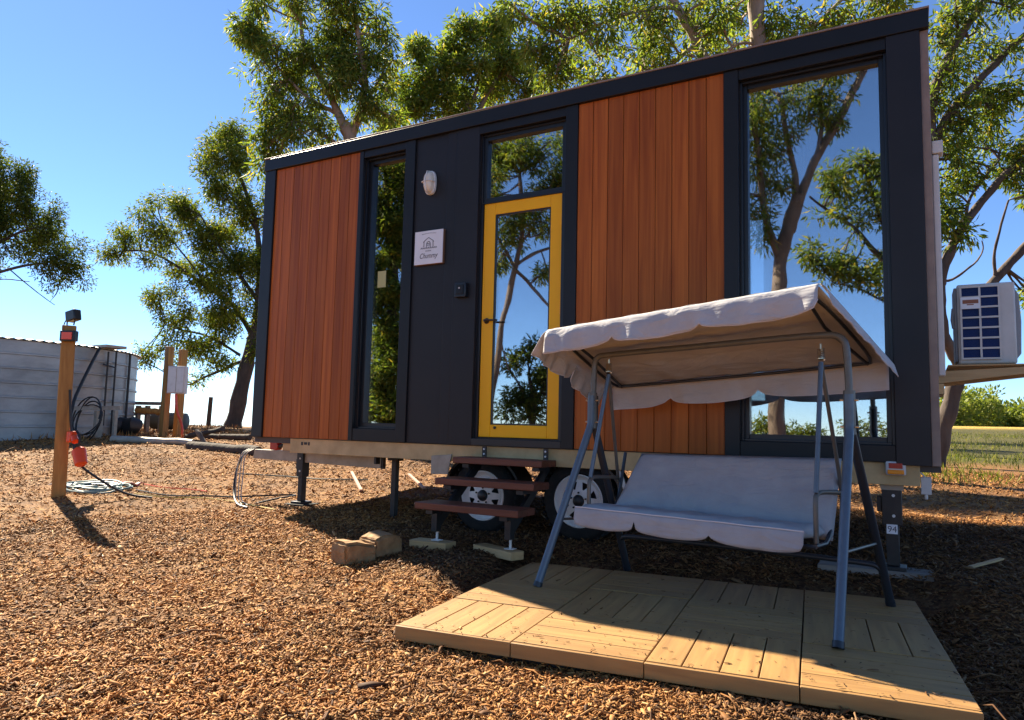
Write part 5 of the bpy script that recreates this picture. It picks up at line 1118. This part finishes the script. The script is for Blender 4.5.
NL['R3'] = px_tree(behind, 'gum_tree', 'branching gum mirrored in the glass of the yellow door', 16, (470, 470),
 [([(470, 470), (490, 380), (500, 315), (512, 268), (520, 230), (515, 170)], 0.10, 0.04), ([(512, 268), (530, 285), (548, 305), (570, 330)], 0.05, 0.025), ([(515, 262), (535, 250), (560, 245), (590, 235)], 0.04, 0.02), ([(512, 265), (500, 245), (490, 232), (470, 220)], 0.04, 0.02), ([(520, 240), (535, 220), (545, 200)], 0.03, 0.015), ([(500, 310), (495, 330), (505, 370)], 0.03, 0.015)],
 [(500, 150, 20, 11), (532, 145, 20, 11), (557, 140, 18, 11), (545, 178, 20, 10), (500, 218, 22, 16), (525, 222, 22, 16), (548, 226, 18, 16), (512, 240, 14, 10), (520, 160, 26, 16), (550, 150, 26, 18), (495, 165, 26, 18), (530, 185, 24, 12), (570, 170, 24, 20), (490, 190, 20, 12), (500, 140, 30, 14), (560, 190, 20, 12), (500, 262, 8, 12), (545, 268, 9, 8), (460, 200, 30, 30), (590, 200, 25, 25)],
 (0.14, 0.034), 'leafbright', 'bark', 0.2, dens=2.35, spray=0.24, per=48, droop=0.6, seed=13)
NL['R4'] = px_tree(behind, 'gum_tree', 'leafy gum filling the reflection in the narrow window', 18, (380, 450),
 [([(380, 450), (384, 360), (390, 290), (385, 220), (380, 160)], 0.2, 0.06), ([(388, 310), (402, 290), (415, 275)], 0.05, 0.02), ([(388, 260), (372, 240), (360, 225)], 0.05, 0.02), ([(384, 360), (396, 345), (410, 340)], 0.04, 0.02)],
 [(375, 285, 12, 18), (378, 350, 12, 18), (374, 385, 12, 18), (382, 420, 16, 14), (385, 170, 24, 16), (400, 190, 22, 16), (372, 200, 22, 18), (392, 218, 24, 16), (380, 245, 20, 14), (405, 250, 16, 14), (370, 275, 16, 14), (395, 318, 20, 14), (375, 330, 18, 14), (405, 350, 18, 14), (385, 370, 22, 16), (370, 400, 20, 18), (395, 405, 20, 16), (350, 250, 25, 40), (420, 200, 20, 30), (395, 235, 18, 14), (385, 295, 18, 14), (405, 290, 14, 14), (372, 310, 14, 14), (400, 380, 16, 14), (385, 350, 16, 12)],
 (0.16, 0.045), 'leafbright', 'barkdark', 0.2, dens=7.31, spray=0.27, per=46, droop=0.5, seed=14)
NL['R5'] = px_tree(behind, 'leafy_shrub', 'dark dense shrub mirrored in the lower half of the yellow door', 17, (530, 440),
 [([(530, 440), (530, 400), (528, 370)], 0.1, 0.04), ([(530, 410), (545, 380), (550, 360)], 0.05, 0.02), ([(530, 410), (515, 385), (505, 365)], 0.05, 0.02)],
 [(522, 345, 14, 9), (540, 350, 15, 10), (515, 368, 16, 12), (535, 372, 18, 14), (550, 378, 14, 14), (520, 395, 16, 14), (540, 402, 18, 14), (560, 400, 12, 20), (505, 400, 12, 16), (525, 420, 20, 10)],
 (0.13, 0.045), 'leafdark', 'barkdark', 0.1, dens=2.08, spray=0.25, per=60, droop=0.3, cat='shrub', seed=15)
for i, (a_, b_, w_, lb) in enumerate(((765, 428, 26, 'low round shrub mirrored at the door side of the big window'), (800, 432, 22, 'smaller low shrub mirrored between two others in the big window'), (868, 425, 30, 'bushier shrub mirrored at the corner side of the big window'))):
    NL['S%d' % i] = px_tree(behind, 'leafy_shrub', lb, 21+i, (a_, 445), [([(a_, 445), (a_, 430), (a_+3, b_)], 0.05, 0.02)],
     [(a_, b_, w_*0.6, 8), (a_-w_*0.5, b_+6, w_*0.5, 7), (a_+w_*0.5, b_+5, w_*0.5, 8)], (0.14, 0.05), 'leaf', 'barkdark', 0.06, dens=1.2, spray=0.28, per=50, droop=0.3, cat='shrub', group='shrubs behind the camera', seed=20+i)
# far scrub beyond the straw field: reads as one mass
RNG = np.random.default_rng(77)
LC, LD, LL, LW = [], [], [], []
for i in range(150):
    a_ = RNG.uniform(905, 1120); t = RNG.uniform(62, 82); p = sight(a_, 430, t); h = RNG.uniform(1.4, 4.6)*(0.75+0.25*math.sin(a_*0.06)); z0 = gz(p[0], p[1])
    for k in range(7):
        c = np.array([p[0], p[1], z0+h*RNG.uniform(0.25, 0.9)])+RNG.normal(0, 0.8, 3)*np.array([1, 1, 0.3]); n = 60
        o = RNG.normal(0, 1, (n, 3)); o /= np.linalg.norm(o, axis=1)[:, None]
        LC.append(c+o*np.array([0.95, 0.95, 0.6])*RNG.random((n, 1))**0.4); D = o+np.array([0, 0, 0.3]); LD.append(D/np.linalg.norm(D, axis=1)[:, None]); LL.append(RNG.uniform(0.25, 0.5, n)); LW.append(RNG.uniform(0.12, 0.25, n))
v, F = leaf_mesh(np.concatenate(LC), np.concatenate(LD), np.concatenate(LL), np.concatenate(LW))
tag(np_mesh('distant_scrub', v, F, M['scrub']), 'far band of yellow green scrub beyond the straw field', 'scrub', kind='stuff')
# grass behind the house on the right, dry tufts on the left rise
n = 26000; X = RNG.uniform(3.0, 12.5, n); Y = 5.5+RNG.random(n)**1.3*26; Y += 2.5*RNG.random(n)
den = np.sin(X*1.3+np.sin(Y*0.9))+np.sin(Y*0.8+X*0.4); kp = RNG.random(n) < np.clip(0.45+0.3*den, 0.06, 1); X, Y = X[kp], Y[kp]; n = len(X)
C = np.stack([X, Y, ground_z(X, Y)], -1); D = RNG.normal(0, 0.45, (n, 3))+np.array([0, 0, 1.0]); D /= np.linalg.norm(D, axis=1)[:, None]
v, F = leaf_mesh(C, D, RNG.uniform(0.05, 0.17, n), RNG.uniform(0.006, 0.014, n)*1.5)
tag(np_mesh('dry_grass', v, F, M['grass']), 'thin dry green grass on the ground behind the house end', 'grass', kind='stuff')
n = 5000; a_ = np.radians(RNG.uniform(-76, -50, n)); d = RNG.uniform(18, 31, n); X, Y = CAM[0]+d*np.sin(a_), CAM[1]+d*np.cos(a_)
C = np.stack([X, Y, ground_z(X, Y)], -1); D = RNG.normal(0, 0.5, (n, 3))+np.array([0, 0, 0.8]); D /= np.linalg.norm(D, axis=1)[:, None]
v, F = leaf_mesh(C, D, RNG.uniform(0.06, 0.2, n), RNG.uniform(0.01, 0.03, n))
tag(np_mesh('straw_litter', v, F, M['chip']), 'straw and bark litter on the far rise', 'litter', kind='stuff')
open('/tmp/nl.txt','w').write(str(NL)) if False else print('leaves', NL, sum(NL.values()))
